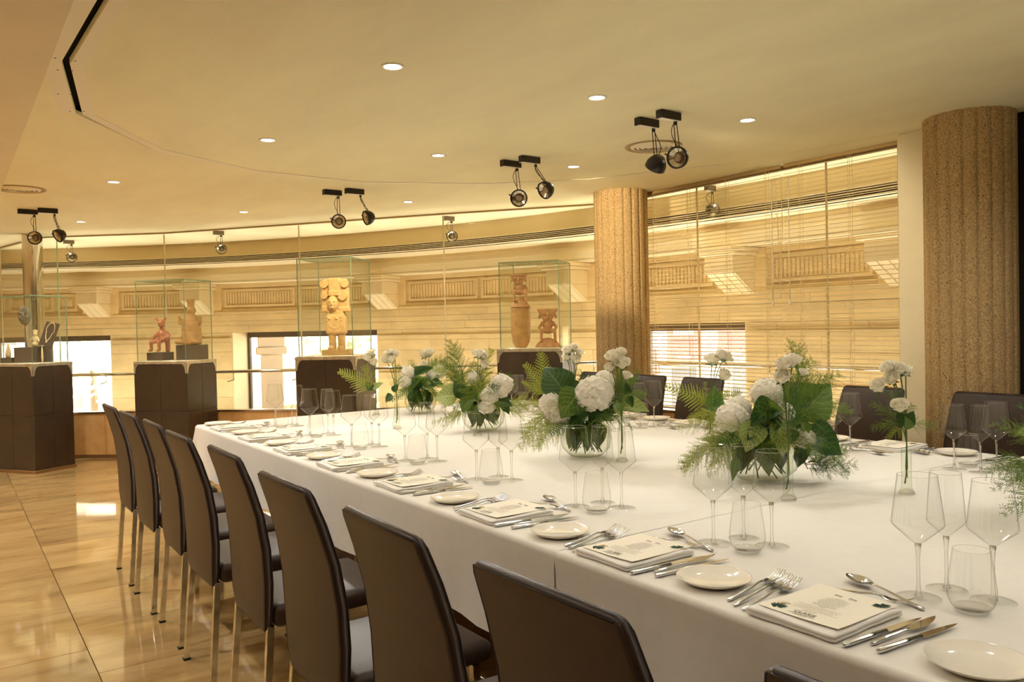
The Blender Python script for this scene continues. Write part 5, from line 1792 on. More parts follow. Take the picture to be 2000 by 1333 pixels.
ARR = {
    'centre': ((2.395, 2.886), [
        ("leaf", [-0.098, -0.04, 0.299], [-0.175, -0.02, 0.426], 0.145, "dark"),
        ("leaf", [-0.027, -0.1, 0.311], [-0.124, -0.13, 0.206], 0.127, "mid"),
        ("leaf", [-0.071, -0.02, 0.288], [-0.031, -0.1, 0.345], 0.094, "dark"),
        ("leaf", [0.146, -0.06, 0.23], [0.289, -0.05, 0.216], 0.08, "pale"),
        ("leaf", [0.174, -0.08, 0.29], [0.179, -0.09, 0.344], 0.042, "dark"),
        ("leaf", [0.178, -0.08, 0.278], [0.204, -0.1, 0.235], 0.04, "dark"),
        ("leaf", [0.122, -0.1, 0.255], [0.156, -0.12, 0.194], 0.042, "pale"),
        ("hyd", [0.031, -0.1, 0.294], 0.084),
        ("hyd", [-0.159, -0.05, 0.255], 0.052),
        ("hyd", [-0.124, -0.02, 0.201], 0.061),
        ("hyd", [0.095, 0.03, 0.348], 0.047),
        ("fern", [0.016, -0.1, 0.223], [-0.096, -0.15, 0.252], "dark"),
        ("fern", [0.028, -0.1, 0.223], [-0.071, -0.16, 0.154], "dark"),
        ("fern", [0.039, -0.1, 0.234], [0.048, -0.17, 0.135], "dark"),
        ("fern", [0.05, -0.1, 0.222], [0.118, -0.15, 0.173], "dark"),
        ("fern", [0.062, -0.08, 0.235], [0.141, -0.14, 0.263], "dark"),
        ("fern", [0.112, 0.02, 0.276], [-0.055, -0.0, 0.378], "dark"),
        ("fern", [0.135, -0.0, 0.274], [0.266, -0.0, 0.372], "mid"),
        ("fern", [0.146, 0.0, 0.262], [0.295, 0.0, 0.294], "mid"),
        ("fern", [0.136, 0.03, 0.288], [0.198, 0.04, 0.405], "mid"),
        ("fern", [-0.136, 0.0, 0.221], [-0.29, -0.02, 0.069], "light"),
        ("fern", [-0.123, -0.03, 0.207], [-0.229, -0.05, 0.123], "light"),
        ("fern", [-0.1, -0.05, 0.171], [-0.262, -0.1, 0.035], "light"),
        ("fern", [-0.126, 0.05, 0.224], [-0.317, 0.02, 0.038], "light"),
        ("lea", [-0.164, 0.12, 0.265], [-0.191, 0.14, 0.481], "light"),
        ("lea", [-0.176, 0.12, 0.265], [-0.265, 0.13, 0.43], "light"),
        ("lea", [-0.186, 0.1, 0.276], [-0.284, 0.1, 0.35], "light"),
        ("lea", [-0.007, -0.12, 0.2], [-0.078, -0.17, 0.232], "dark"),
    ]),
    'mid': ((2.557, 4.004), [
        ("leaf", [-0.148, -0.06, 0.209], [-0.27, -0.08, 0.222], 0.131, "pale"),
        ("leaf", [-0.105, -0.05, 0.197], [-0.161, -0.05, 0.304], 0.077, "dark"),
        ("leaf", [0.054, -0.08, 0.186], [0.172, -0.1, 0.162], 0.077, "dark"),
        ("leaf", [-0.028, -0.1, 0.175], [-0.019, -0.12, 0.215], 0.042, "pale"),
        ("leaf", [0.106, -0.05, 0.151], [0.152, -0.06, 0.102], 0.054, "dark"),
        ("leaf", [-0.069, -0.08, 0.198], [-0.123, -0.1, 0.125], 0.077, "mid"),
        ("hyd", [0.112, -0.04, 0.272], 0.062),
        ("hyd", [0.096, -0.07, 0.227], 0.048),
        ("hyd", [0.04, -0.09, 0.209], 0.054),
        ("hyd", [0.021, -0.1, 0.151], 0.048),
        ("hyd", [-0.044, -0.0, 0.31], 0.042),
        ("fern", [-0.13, 0.03, 0.218], [-0.165, 0.04, 0.544], "mid"),
        ("fern", [-0.115, 0.03, 0.233], [-0.24, 0.05, 0.432], "mid"),
        ("fern", [-0.115, 0.04, 0.219], [-0.298, 0.05, 0.388], "light"),
        ("fern", [0.005, 0.02, 0.23], [0.064, 0.02, 0.483], "light"),
        ("fern", [-0.01, 0.0, 0.214], [-0.035, 0.0, 0.423], "mid"),
        ("fern", [-0.115, -0.05, 0.126], [-0.242, -0.08, 0.017], "light"),
        ("fern", [-0.116, -0.03, 0.127], [-0.273, -0.04, 0.065], "light"),
        ("fern", [-0.04, -0.08, 0.168], [-0.131, -0.1, 0.277], "mid"),
        ("fern", [-0.04, -0.09, 0.167], [-0.114, -0.12, 0.107], "mid"),
        ("fern", [-0.026, -0.1, 0.167], [-0.056, -0.13, 0.071], "mid"),
        ("fern", [0.005, -0.06, 0.211], [-0.052, -0.1, 0.284], "mid"),
        ("fern", [0.122, 0.0, 0.137], [0.27, 0.0, 0.113], "light"),
        ("fern", [0.139, 0.06, 0.139], [0.363, 0.08, 0.149], "light"),
        ("fern", [0.121, -0.02, 0.122], [0.253, -0.03, 0.06], "light"),
        ("lea", [0.017, -0.08, 0.123], [0.089, -0.1, 0.056], "mid"),
    ]),
    'far': ((2.751, 5.129), [
        ("leaf", [-0.03, -0.05, 0.263], [0.1, -0.06, 0.331], 0.072, "dark"),
        ("leaf", [0.062, -0.06, 0.225], [0.166, -0.07, 0.218], 0.072, "dark"),
        ("leaf", [0.005, -0.07, 0.236], [-0.063, -0.09, 0.201], 0.08, "dark"),
        ("leaf", [0.026, -0.08, 0.2], [0.11, -0.1, 0.169], 0.065, "pale"),
        ("leaf", [-0.021, -0.07, 0.201], [-0.076, -0.09, 0.123], 0.072, "dark"),
        ("hyd", [-0.08, -0.02, 0.291], 0.051),
        ("hyd", [-0.103, -0.04, 0.229], 0.054),
        ("hyd", [0.133, -0.0, 0.291], 0.054),
        ("hyd", [0.089, -0.02, 0.262], 0.043),
        ("lea", [-0.002, -0.08, 0.225], [0.087, -0.12, 0.268], "mid"),
        ("lea", [-0.021, -0.06, 0.208], [0.175, -0.1, 0.203], "dark"),
        ("fern", [-0.032, -0.07, 0.19], [-0.111, -0.1, 0.131], "mid"),
        ("fern", [-0.032, 0.0, 0.211], [-0.071, 0.0, 0.393], "mid"),
        ("fern", [0.034, 0.02, 0.247], [0.176, 0.04, 0.39], "mid"),
        ("fern", [0.069, -0.02, 0.172], [0.209, -0.04, 0.024], "light"),
        ("fern", [0.075, -0.05, 0.153], [0.164, -0.08, -0.018], "light"),
        ("fern", [0.052, 0.04, 0.229], [0.221, 0.05, 0.426], "mid"),
    ]),
    'front': ((2.540, 2.022), [
        ("leaf", [0.027, -0.1, 0.298], [-0.077, -0.14, 0.231], 0.09, "dark"),
        ("leaf", [0.015, -0.1, 0.26], [-0.024, -0.13, 0.187], 0.07, "grey"),
        ("leaf", [-0.068, -0.12, 0.238], [-0.096, -0.15, 0.132], 0.098, "pale"),
        ("leaf", [-0.055, -0.1, 0.233], [-0.136, -0.13, 0.182], 0.078, "pale"),
        ("leaf", [0.148, -0.0, 0.237], [0.262, -0.02, 0.363], 0.144, "mid"),
        ("leaf", [0.147, -0.08, 0.187], [0.292, -0.1, 0.13], 0.129, "dark"),
        ("leaf", [0.03, -0.1, 0.241], [0.049, -0.14, 0.111], 0.098, "pale"),
        ("leaf", [0.066, -0.13, 0.208], [0.069, -0.14, 0.153], 0.051, "dark"),
        ("leaf", [0.124, -0.1, 0.23], [0.133, -0.12, 0.177], 0.039, "mid"),
        ("leaf", [-0.132, -0.14, 0.111], [-0.153, -0.16, 0.029], 0.027, "mid"),
        ("leaf", [0.124, -0.06, 0.147], [0.133, -0.05, 0.047], 0.066, "dark"),
        ("hyd", [0.021, -0.02, 0.329], 0.062),
        ("hyd", [-0.123, -0.06, 0.244], 0.059),
        ("hyd", [-0.086, -0.0, 0.271], 0.051),
        ("hyd", [0.134, -0.09, 0.168], 0.039),
        ("hyd", [0.069, -0.06, 0.263], 0.039),
        ("fern", [0.11, 0.02, 0.269], [0.159, 0.03, 0.536], "mid"),
        ("fern", [0.121, 0.02, 0.308], [0.309, 0.02, 0.392], "mid"),
        ("fern", [0.111, 0.04, 0.29], [0.234, 0.05, 0.467], "mid"),
        ("fern", [0.107, -0.06, 0.262], [0.314, -0.1, 0.273], "mid"),
        ("fern", [0.11, -0.0, 0.286], [-0.044, -0.02, 0.375], "mid"),
        ("fern", [0.118, -0.04, 0.282], [0.206, -0.05, 0.376], "mid"),
        ("fern", [0.069, -0.08, 0.28], [0.032, -0.1, 0.354], "mid"),
        ("fern", [0.098, -0.08, 0.298], [0.061, -0.1, 0.373], "mid"),
        ("fern", [-0.009, -0.12, 0.193], [-0.056, -0.16, 0.127], "mid"),
        ("fern", [0.0, -0.13, 0.193], [0.008, -0.17, 0.107], "mid"),
        ("fern", [0.085, -0.12, 0.182], [0.166, -0.15, 0.104], "mid"),
        ("fern", [0.112, -0.13, 0.153], [0.178, -0.16, 0.118], "mid"),
        ("fern", [-0.126, -0.02, 0.193], [-0.273, -0.02, 0.109], "light"),
        ("fern", [-0.125, -0.05, 0.172], [-0.299, -0.06, 0.07], "light"),
        ("fern", [-0.144, -0.05, 0.153], [-0.338, -0.06, 0.038], "light"),
        ("fern", [-0.133, -0.06, 0.21], [-0.2, -0.1, 0.076], "light"),
        ("fern", [-0.142, 0.02, 0.254], [-0.316, 0.04, 0.204], "light"),
        ("fern", [-0.124, -0.1, 0.131], [-0.255, -0.13, 0.058], "light"),
        ("fern", [-0.164, 0.0, 0.273], [-0.193, -0.05, 0.135], "light"),
        ("fern", [0.139, -0.1, 0.069], [0.287, -0.12, 0.018], "dark"),
        ("fern", [0.141, -0.06, 0.07], [0.323, -0.06, 0.056], "mid"),
        ("fern", [0.134, -0.12, 0.059], [0.209, -0.16, -0.023], "dark"),
        ("fern", [0.144, 0.0, 0.09], [0.34, 0.0, 0.106], "mid"),
    ]),
    'corner': ((2.660, 0.950), [
        ("leaf", [-0.207, -0.1, 0.275], [-0.281, -0.12, 0.305], 0.089, "pale"),
        ("leaf", [-0.202, -0.1, 0.286], [-0.186, -0.1, 0.361], 0.072, "mid"),
        ("leaf", [-0.201, -0.12, 0.215], [-0.284, -0.16, 0.17], 0.066, "dark"),
        ("leaf", [-0.216, -0.1, 0.258], [-0.243, -0.14, 0.214], 0.043, "dark"),
        ("hyd", [-0.186, -0.1, 0.236], 0.049),
        ("hyd", [-0.136, -0.05, 0.277], 0.058),
        ("hyd", [-0.074, -0.05, 0.233], 0.058),
        ("fern", [-0.223, -0.05, 0.194], [-0.373, -0.08, 0.195], "mid"),
        ("fern", [-0.215, -0.06, 0.186], [-0.381, -0.1, 0.145], "mid"),
        ("fern", [-0.211, -0.1, 0.176], [-0.348, -0.16, 0.093], "mid"),
        ("fern", [-0.202, -0.12, 0.174], [-0.292, -0.18, 0.051], "mid"),
        ("fern", [-0.187, -0.14, 0.172], [-0.217, -0.2, 0.049], "mid"),
        ("fern", [-0.218, -0.08, 0.247], [-0.332, -0.1, 0.319], "mid"),
        ("fern", [-0.193, -0.14, 0.186], [-0.249, -0.2, 0.103], "light"),
        ("fern", [-0.173, -0.14, 0.185], [-0.183, -0.2, 0.101], "light"),
        ("leaf", [-0.122, -0.05, 0.262], [-0.05, -0.05, 0.331], 0.087, "dark"),
    ]),
    'bud1': ((2.706, 1.543), [
        ("rose", [-0.061, -0.01, 0.435], 0.044),
        ("rose", [-0.031, -0.02, 0.43], 0.044),
        ("rose", [0.0, -0.0, 0.422], 0.039),
        ("rose", [-0.061, -0.03, 0.397], 0.042),
        ("rose", [-0.1, -0.02, 0.373], 0.049),
        ("rose", [-0.034, -0.03, 0.304], 0.048),
        ("leaf", [-0.018, -0.02, 0.237], [-0.039, -0.03, 0.289], 0.042, "dark"),
        ("leaf", [-0.014, -0.02, 0.233], [0.013, -0.03, 0.288], 0.042, "dark"),
        ("leaf", [-0.018, -0.04, 0.226], [-0.024, -0.05, 0.273], 0.035, "mid"),
        ("leaf", [-0.007, 0.0, 0.229], [0.03, 0.0, 0.252], 0.025, "dark"),
        ("fern", [-0.018, 0.02, 0.244], [-0.116, 0.03, 0.314], "mid"),
        ("fern", [-0.018, 0.0, 0.238], [-0.129, -0.01, 0.226], "mid"),
        ("fern", [-0.018, -0.02, 0.233], [-0.088, -0.03, 0.189], "light"),
        ("fern", [-0.007, 0.0, 0.242], [0.116, 0.0, 0.236], "mid"),
        ("fern", [-0.011, 0.03, 0.25], [-0.047, 0.03, 0.366], "mid"),
        ("fern", [-0.011, 0.02, 0.249], [0.058, 0.03, 0.311], "mid"),
    ]),
    'bud2': ((2.324, 1.740), [
        ("rose", [-0.019, -0.02, 0.454], 0.048),
        ("rose", [0.021, -0.0, 0.468], 0.048),
        ("rose", [-0.025, -0.03, 0.414], 0.045),
        ("rose", [0.063, 0.02, 0.427], 0.028),
        ("fern", [0.013, 0.0, 0.219], [0.014, 0.0, 0.409], "dark"),
        ("fern", [0.014, 0.0, 0.237], [0.059, 0.0, 0.348], "mid"),
    ]),
    'bud3': ((2.227, 4.457), [
        ("rose", [-0.036, 0.0, 0.458], 0.046),
        ("rose", [-0.002, 0.0, 0.454], 0.046),
        ("rose", [-0.062, -0.01, 0.421], 0.046),
        ("rose", [-0.022, -0.03, 0.418], 0.046),
        ("fern", [-0.007, 0.0, 0.226], [0.006, 0.0, 0.411], "light"),
        ("fern", [-0.007, -0.0, 0.226], [0.045, -0.0, 0.348], "light"),
        ("leaf", [-0.02, -0.02, 0.204], [-0.07, -0.03, 0.174], 0.053, "dark"),
        ("leaf", [-0.014, -0.03, 0.225], [0.012, -0.03, 0.276], 0.037, "dark"),
    ]),
    'bud4': ((2.431, 2.684), [
        ("rose", [-0.033, -0.02, 0.462], 0.056),
        ("rose", [0.004, 0.0, 0.475], 0.05),
        ("rose", [0.003, -0.04, 0.432], 0.054),
        ("rose", [-0.047, -0.03, 0.416], 0.041),
        ("rose", [0.028, -0.0, 0.376], 0.038),
        ("leaf", [0.0, -0.02, 0.228], [-0.019, -0.03, 0.268], 0.036, "mid"),
        ("fern", [-0.002, 0.0, 0.23], [0.045, 0.0, 0.319], "mid"),
    ]),
    'bud5': ((2.412, 3.842), [
        ("rose", [0.013, 0.0, 0.454], 0.054),
        ("rose", [0.041, 0.01, 0.438], 0.045),
        ("rose", [0.045, -0.01, 0.393], 0.048),
        ("fern", [0.01, 0.0, 0.19], [0.071, 0.0, 0.388], "light"),
    ]),
    'bud6': ((3.179, 2.843), [
        ("rose", [0.014, 0.0, 0.411], 0.062),
        ("rose", [0.056, -0.01, 0.432], 0.057),
        ("rose", [0.085, 0.0, 0.422], 0.057),
        ("rose", [0.067, -0.02, 0.335], 0.06),
        ("leaf", [-0.002, -0.03, 0.16], [0.016, -0.04, 0.283], 0.088, "mid"),
        ("lea", [-0.004, 0.0, 0.187], [-0.222, 0.0, 0.291], "light"),
        ("lea", [-0.004, -0.02, 0.173], [-0.092, -0.03, 0.26], "light"),
        ("lea", [-0.007, -0.02, 0.161], [-0.121, -0.03, 0.124], "light"),
        ("fern", [0.004, 0.02, 0.162], [-0.014, 0.02, 0.306], "light"),
        ("lea", [0.014, 0.03, 0.162], [0.174, 0.05, 0.251], "light"),
        ("lea", [0.009, 0.02, 0.162], [0.102, 0.03, 0.252], "light"),
    ]),
    'bud7': ((2.460, 5.243), [
        ("rose", [-0.023, 0.0, 0.437], 0.054),
        ("rose", [-0.048, -0.01, 0.405], 0.061),
        ("rose", [-0.006, -0.02, 0.371], 0.054),
        ("lea", [-0.021, 0.0, 0.169], [-0.251, 0.0, 0.328], "light"),
        ("fern", [-0.021, 0.0, 0.169], [-0.088, 0.0, 0.385], "light"),
        ("fern", [-0.021, -0.02, 0.168], [-0.12, -0.02, 0.242], "light"),
        ("leaf", [-0.021, -0.02, 0.179], [-0.063, -0.02, 0.24], 0.05, "dark"),
        ("leaf", [-0.014, -0.02, 0.186], [0.051, -0.02, 0.234], 0.05, "pale"),
    ]),
    'bud8': ((2.924, 5.348), [
        ("rose", [-0.014, 0.0, 0.407], 0.068),
        ("rose", [0.02, -0.0, 0.417], 0.061),
        ("rose", [-0.016, -0.02, 0.33], 0.049),
        ("fern", [0.005, 0.0, 0.247], [0.085, 0.0, 0.397], "mid"),
    ]),
    'bud9': ((2.826, 3.502), [
        ("rose", [-0.029, -0.02, 0.466], 0.051),
        ("rose", [0.005, 0.0, 0.478], 0.048),
        ("rose", [0.035, 0.0, 0.449], 0.045),
        ("rose", [-0.035, -0.02, 0.429], 0.039),
        ("rose", [0.015, -0.03, 0.413], 0.045),
        ("fern", [0.004, 0.0, 0.197], [-0.026, 0.0, 0.366], "light"),
    ]),
}
def add_leaf(root, P0, P1, w, shade, rnd):
    P0, P1 = Vector(P0), Vector(P1)
    L = (P1 - P0).length
    d = (P1 - P0).normalized()
    nrm = Vector((rnd.uniform(-.25, .25), -1, .75))
    M_ = axes(P0, d, nrm)
    k = rnd.randrange(3)
    wid = (.85, .78, .9)[k] * L * .8
    sy = max(.6, min(1.5, w / wid))
    M_ = M_ @ Matrix.Diagonal((L, L * sy, L, 1))
    return link('leaf', LEAF[shade][k], root, M_)
def add_fern(root, kind, P0, P1, shade, rnd):
    P0, P1 = Vector(P0), Vector(P1)
    P1.z = max(P1.z, .035)
    d = P1 - P0
    L = d.length * 1.04
    nrm = Vector((rnd.uniform(-.4, .4), -1, rnd.uniform(.35, 1.1)))
    M_ = axes(P0, d, nrm) @ Matrix.Diagonal((L, L * (1.0 if kind == 'fern' else .9), L, 1))
    me = rnd.choice((FERN if kind == 'fern' else LEA)[shade])
    return link('fern_frond', me, root, M_)
def add_rose(root, c, size, base, rnd, mats=True):
    c = Vector(c)
    s = size * .95
    out = (c - Vector(base)); out.z = 0
    up = Vector((out.x * 1.2 + rnd.uniform(-.02, .02), out.y * 1.2 - .03, .12)).normalized()
    bot = c - up * s * .45
    M_ = axes(bot, up.orthogonal(), up) @ Matrix.Rotation(rnd.uniform(0, 6), 4, 'Z') @ Matrix.Diagonal((s, s, s, 1))
    h = link('rose_head', rnd.choice(ROSE), root, M_)
    link('sepals', SEPAL, h)
    b = Vector(base)
    mid = b.lerp(bot, .55) + Vector((0, 0, .02)) - Vector((out.x * .25, out.y * .25, 0))
    pts = [b * ((1 - t) ** 2) + mid * (2 * t * (1 - t)) + bot * (t * t) for t in [k / 8 for k in range(9)]]
    MB().tube(pts, .0021, 5).obj('stem', MT['stem'], root)
    return h
def bouquet(key, rad, vlabel, blabel, hv=.17):
    (x, y), els = ARR[key]
    rnd = random.Random(hash(key) % 1000 if False else sum(map(ord, key)))
    v = thing('fish_bowl_vase', vlabel, 'vase', (x, y, TZ + .0004), 0, 'round glass vases')
    R = rad
    MB().lathe([(R * .52, hv), (R * .66, hv * .95), (R * .90, hv * .80), (R, hv * .52), (R * .92, hv * .26), (R * .62, hv * .05), (R * .45, .004), (0, .004)], 36).obj('bowl', MT['vase_glass'], v)
    MB().lathe([(R * .525, hv + .0015), (R * .515, hv + .0025), (R * .505, hv + .0015), (R * .515, hv)], 36).obj('rim', MT['solid_glass'], v)
    b = thing('flower_bouquet', blabel, 'bouquet', (x, y, TZ + .0004), -YAW, 'hydrangea bouquets')
    # stems gathered inside the bowl
    for k in range(13):
        a = 2 * pi * k / 13 + rnd.uniform(-.2, .2)
        e = Vector((R * .62 * cos(a + 2.2), R * .62 * sin(a + 2.2), .018 + rnd.uniform(0, .02)))
        t_ = Vector((R * .40 * cos(a), R * .40 * sin(a), hv * 1.02))
        MB().tube([e, e.lerp(t_, .5) + Vector((0, 0, .004)), t_], .0030, 5).obj('cut_stem', MT['stem'], b)
    for k in range(12):         # greenery pressed inside the bowl
        a = 2 * pi * k / 12 + .3
        add_fern(b, 'fern', (R * .2 * cos(a), R * .2 * sin(a), hv * 1.0), (R * .70 * cos(a + .4), R * .70 * sin(a + .4), hv * rnd.uniform(.22, .5)), 'dark' if k % 3 else 'mid', rnd)
    for k in range(7):          # leaves lining the bowl
        a = 2 * pi * k / 7 + rnd.uniform(-.2, .2)
        add_leaf(b, (R * .46 * cos(a), R * .46 * sin(a), hv * .93), (R * .66 * cos(a + .3), R * .66 * sin(a + .3), hv * rnd.uniform(.18, .3)), R * .5, ('dark', 'mid')[k % 2], rnd)
    for k in range(24):         # collar of fern round the rim
        a = 2 * pi * k / 24 + rnd.uniform(-.2, .2)
        rr = R * rnd.uniform(1.15, 2.15)
        zz = hv * rnd.uniform(.55, 1.2) if k % 2 else hv * rnd.uniform(1.3, 2.1)
        add_fern(b, 'lea' if k % 5 == 0 else 'fern', (R * .3 * cos(a), R * .3 * sin(a), hv * 1.05), (rr * cos(a), rr * sin(a), zz), ('dark', 'mid', 'dark', 'mid', 'light')[k % 5], rnd)
    for k in range(8):          # smaller leaves filling the gaps
        a = 2 * pi * k / 8 + rnd.uniform(-.3, .3)
        rr = R * rnd.uniform(.9, 1.35)
        add_leaf(b, (R * .35 * cos(a), R * .35 * sin(a), hv * 1.1), (rr * cos(a), rr * sin(a), hv * rnd.uniform(1.1, 1.75)), R * .55, ('mid', 'dark', 'mid', 'pale')[k % 4], rnd)
    for e in els:
        if e[0] == 'leaf':
            add_leaf(b, e[1], e[2], e[3], e[4], rnd)
        elif e[0] == 'hyd':
            r = e[2] * 1.02
            link('hydrangea_head', rnd.choice(HYD), b, Matrix.Translation(e[1]) @ Matrix.Rotation(rnd.uniform(0, 6), 4, 'Z') @ Matrix.Rotation(rnd.uniform(-.3, .3), 4, 'X') @ Matrix.Diagonal((r, r, r * .92, 1)))
            c = Vector(e[1])
            MB().tube([(c.x * .1, c.y * .1, hv * .6), (c.x * .6, c.y * .6, hv * .6 + (c.z - hv * .6) * .6), tuple(c)], .0035, 5).obj('stem', MT['stem'], b)
        elif e[0] in ('fern', 'lea'):
            add_fern(b, e[0], e[1], e[2], e[3], rnd)
            if e[0] == 'fern':      # sprays come in pairs
                q = [Vector((rnd.uniform(-.04, .04), rnd.uniform(-.05, .05), rnd.uniform(-.02, .035))) for _ in range(2)]
                tip = Vector(e[2]) + q[1]
                tip.z = max(tip.z, .05)
                add_fern(b, 'fern', Vector(e[1]) + q[0] * .4, tip, e[3], rnd)
            p0 = Vector(e[1])
            MB().tube([(p0.x * .15, p0.y * .15, hv * .75), (p0.x * .7, p0.y * .7, max(hv * .9, p0.z * .7 + hv * .25)), tuple(p0)], .0016, 4).obj('stem', MT['darkstem'], b)
    # inner greenery that closes the dome
    for k in range(7):
        a = 2 * pi * k / 7 + rnd.uniform(-.3, .3)
        el = rnd.uniform(.05, .12)
        add_leaf(b, (R * .25 * cos(a), R * .25 * sin(a), hv), (R * 1.0 * cos(a), R * 1.0 * sin(a), hv + el - .02), R * .8, 'dark', rnd)
def bud(key, lab, H=.152):
    (x, y), els = ARR[key]
    rnd = random.Random(sum(map(ord, key)) + 3)
    v = thing('bud_vase', 'slim clear glass bud vase ' + lab, 'vase', (x, y, TZ + .0004), 0, 'slim bud vases')
    MB().lathe([(.0165, H), (.0165, .026), (.0185, .018), (.0245, .009), (.0265, .004)], 24).obj('tube', MT['vase_glass'], v)
    MB().lathe([(0, .020), (.012, .018), (.022, .009), (.0272, .0035), (.027, .001), (0, .0008)], 24).obj('foot', MT['base_glass'], v)
    b = thing('rose_spray', 'white rose spray in the bud vase ' + lab, 'flowers', (x, y, TZ + .0004), -YAW, 'rose sprays')
    neck = Vector((.002, 0, H + .02))
    for e in els:
        if e[0] == 'rose': add_rose(b, e[1], e[2], neck, rnd)
        elif e[0] == 'leaf': add_leaf(b, e[1], e[2], e[3], e[4], rnd)
        else: add_fern(b, e[0], e[1], e[2], e[3], rnd)
    m = MB()
    for k in range(2):
        m.tube([(-.006 + .008 * k, 0, .035 + .02 * k), (.004 - .004 * k, .003, .09), (neck.x, neck.y, neck.z)], .0026, 5)
    m.obj('cut_stem', MT['stem'], b)
bouquet('front', .140, 'round glass vase of the front bouquet, before the second blind chairs', 'hydrangea bouquet with a tall fern and a big dark pointed leaf')
bouquet('centre', .118, 'round glass vase standing before the fluted concrete column', 'hydrangea bouquet with cupped dark leaves before the concrete column')
bouquet('mid', .125, 'round glass vase under the pale veined leaf, below the urn case', 'hydrangea bouquet with a pale round veined leaf, below the urn case')
bouquet('far', .112, 'round glass vase of the far bouquet toward the stone statue', 'hydrangea bouquet at the far table end toward the stone statue')
bouquet('corner', .130, 'round glass vase cut off by the picture edge', 'hydrangea bouquet cut off by the picture edge near the cream post chair')
bud('bud1', 'before the cream post')
bud('bud2', 'in front of the front bouquet')
bud('bud3', 'beside the far bouquet on the walkway side')
bud('bud4', 'in front of the concrete column bouquet')
bud('bud5', 'before the pale veined leaf bouquet')
bud('bud6', 'before the first blind, with lime leatherleaf fern')
bud('bud7', 'at the table end below the stone statue')
bud('bud8', 'behind the far bouquet')
bud('bud9', 'behind the column bouquet, below the urn')
# ------------------------------------------------------------------ the street seen through the low windows
GZ = -2.8
struct(MB().box((-60, -40, GZ - .2), (90, 120, GZ)).obj('ground', MT['soil']), 'pale sunlit street paving below the windows')
def at(px_ang, dist):      # heading measured from the room's long axis, clockwise
    a = radians(px_ang)
    return Vector((dist * sin(a), dist * cos(a), 0))
def facing(p):             # turns a building front toward the room
    return atan2(p.x, p.y)
def building(name, head, dist, w, h, label, arcs=True, base=GZ, mat='pale'):
    p = at(head, dist)
    t = thing(name, label, 'building', (p.x, p.y, base), -radians(head))
    MB().box((-w / 2, 0, 0), (w / 2, 6, h)).obj('wall', MT[mat], t)
    n = max(2, int(w / 2.4))
    for f in range(int(h / 3.2)):
        for k in range(n):
            x = -w / 2 + w * (k + .5) / n
            fr = MB()
            for (a, b, c, d) in ((-.62, .62, 2.3, 2.45), (-.62, .62, .35, .5), (-.62, -.5, .5, 2.3), (.5, .62, .5, 2.3)):
                fr.box((x + a, -.08, f * 3.2 + c), (x + b, 0, f * 3.2 + d))
            wdw = fr.obj('window', MT['white_stone'], t)
            MB().box((x - .5, -.03, f * 3.2 + .5), (x + .5, -.01, f * 3.2 + 2.3)).obj('pane', MT['grey'], wdw)
    MB().box((-w / 2 - .2, -.3, h), (w / 2 + .2, 6, h + .4)).obj('cornice', MT['white_stone'], t)
    return t
building('street_building', 46.5, 34, 12, 14, 'pale corner building with red shop awnings across the street')
building('street_building', 66, 42, 12, 16, 'pale street building seen past the second blind')
building('street_building', 23.5, 46, 9.5, 15, 'pale building across the street behind the stone statue')
building('street_building', 8, 46, 11, 15, 'pale building across the street behind the necklace case')
building('street_building', 34.3, 60, 8, 16, 'pale building far down the street between the cases')
def awning(head, dist, w, z, label, bars):
    p = at(head, dist)
    t = thing('shop_awning', label, 'awning', (p.x, p.y, z), -radians(head), 'red shop awnings')
    m = MB()
    d, hh = .9, .55
    vs = [(-w / 2, 0, hh), (w / 2, 0, hh), (w / 2, -d, 0), (-w / 2, -d, 0), (w / 2, -d, -.22), (-w / 2, -d, -.22), (-w / 2, 0, 0), (w / 2, 0, 0)]
    m.add(vs, [(0, 3, 2, 1), (3, 5, 4, 2), (0, 6, 3), (1, 2, 7)])
    m.obj('canvas', MT['red'], t)
    MB().box((-w / 2, -.05, hh + .02), (w / 2, .02, hh + .62)).obj('sign_board', MT['red'], t)
    # lettering burnt out by daylight: blurred white strokes only
    lt = MB()
    for k in range(bars):
        x = -w * .30 + w * .6 * k / bars
        lt.box((x, -.07, hh + .22), (x + w * .6 / bars * .72, -.05, hh + .44))
    for k in range(bars):
        x = -w * .18 + w * .36 * k / bars
        lt.box((x, -d - .02, -.15), (x + w * .36 / bars * .7, -d, -.05))
    lt.obj('lettering', MT['white'], t)
awning(46.55, 33.6, 1.35, .05, 'red shop awning with a white sign, seen through the first blind', 7)
awning(49.9, 33.6, 1.3, .2, 'second red shop awning at the edge of the low window', 6)
awning(44.0, 33.6, .8, -.9, 'small red shop panel beside the concrete column', 3)
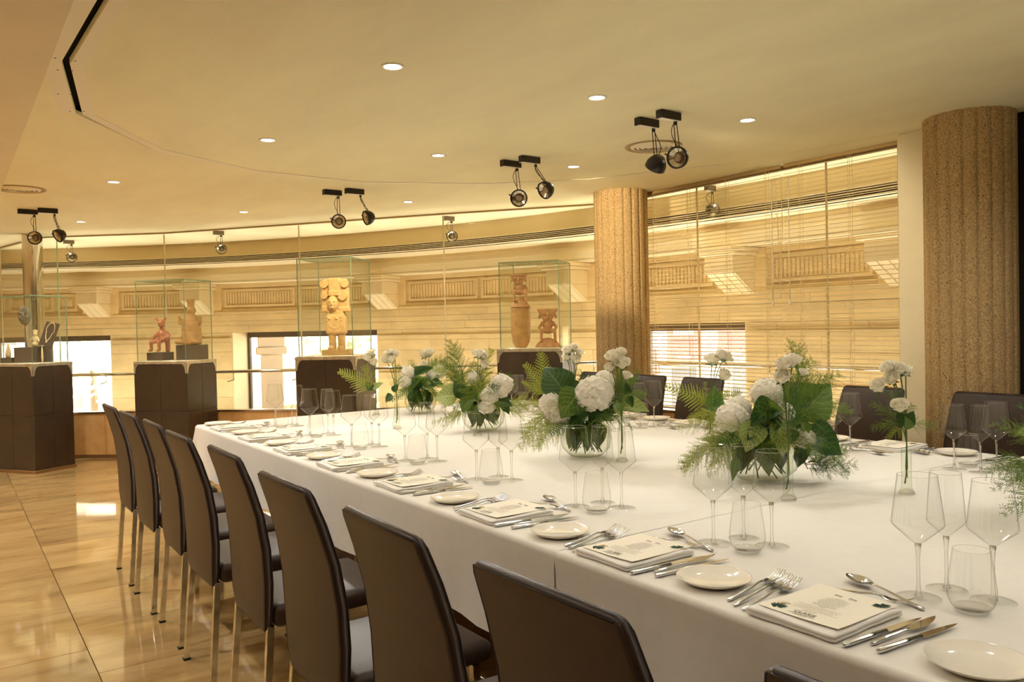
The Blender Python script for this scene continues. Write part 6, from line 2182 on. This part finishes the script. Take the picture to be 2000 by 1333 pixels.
def street_tree(head, dist, h, r, label, z=GZ):
    p = at(head, dist)
    t = thing('street_tree', label, 'tree', (p.x, p.y, z), 0, 'street trees')
    rnd = random.Random(int(head * 10))
    MB().tube([(0, 0, 0), (.05, .04, h * .4), (0, 0, h * .75)], [.14, .11, .06], 8).obj('trunk', MT['bark'], t)
    m = MB()
    for k in range(260 if head < 10 else 600):
        u, v, w = rnd.gauss(0, 1), rnd.gauss(0, 1), rnd.gauss(0, 1)
        d = Vector((u, v, w)).normalized() * r * rnd.uniform(.4, 1) ** .5
        c = Vector((0, 0, h * .8)) + Vector((d.x, d.y, d.z * .8))
        a = Vector((rnd.gauss(0, 1), rnd.gauss(0, 1), rnd.gauss(0, 1))).normalized()
        b = a.orthogonal().normalized()
        s = rnd.uniform(.10, .2)
        m.add([c - a * s, c + b * s * .5, c + a * s, c - b * s * .5], [(0, 1, 2, 3)])
    tag(m.obj('foliage', MT['treeleaf'], t), kind='stuff')
street_tree(25.5, 17, 4.2, 1.5, 'green street tree behind the stone statue case')
street_tree(21.0, 24, 4.6, 1.3, 'thin street tree to the walkway side of the stone statue')
street_tree(7.5, 22, 4.4, 1.2, 'pale street tree beyond the necklace case')
# pilaster standing outside the second low window and a low garden wall
p = at(18.3, 13.6)
t = thing('stone_pilaster', 'pale stone pilaster outside the low window behind the statue', 'pilaster', (p.x, p.y, GZ), -radians(18.3))
MB().bbox((-.17, -.12, 0), (.17, .12, 3.78), .01, 1).obj('shaft', MT['pale'], t)
MB().bbox((-.24, -.18, 3.78), (.24, .18, 3.9), .015, 1).bbox((-.21, -.15, 3.9), (.21, .15, 4.15), .015, 1).obj('capital', MT['pale'], t)
p = at(22.5, 19)
t = thing('garden_wall', 'low white wall outside the low window behind the statue', 'wall', (p.x, p.y, GZ), -radians(22.5))
MB().bbox((-3, -.1, 0), (3, .1, 3.35), .02, 1).obj('wall_body', MT['white_paint'], t)
MB().bbox((-3.05, -.14, 3.35), (3.05, .14, 3.43), .01, 1).obj('coping', MT['pale'], t)
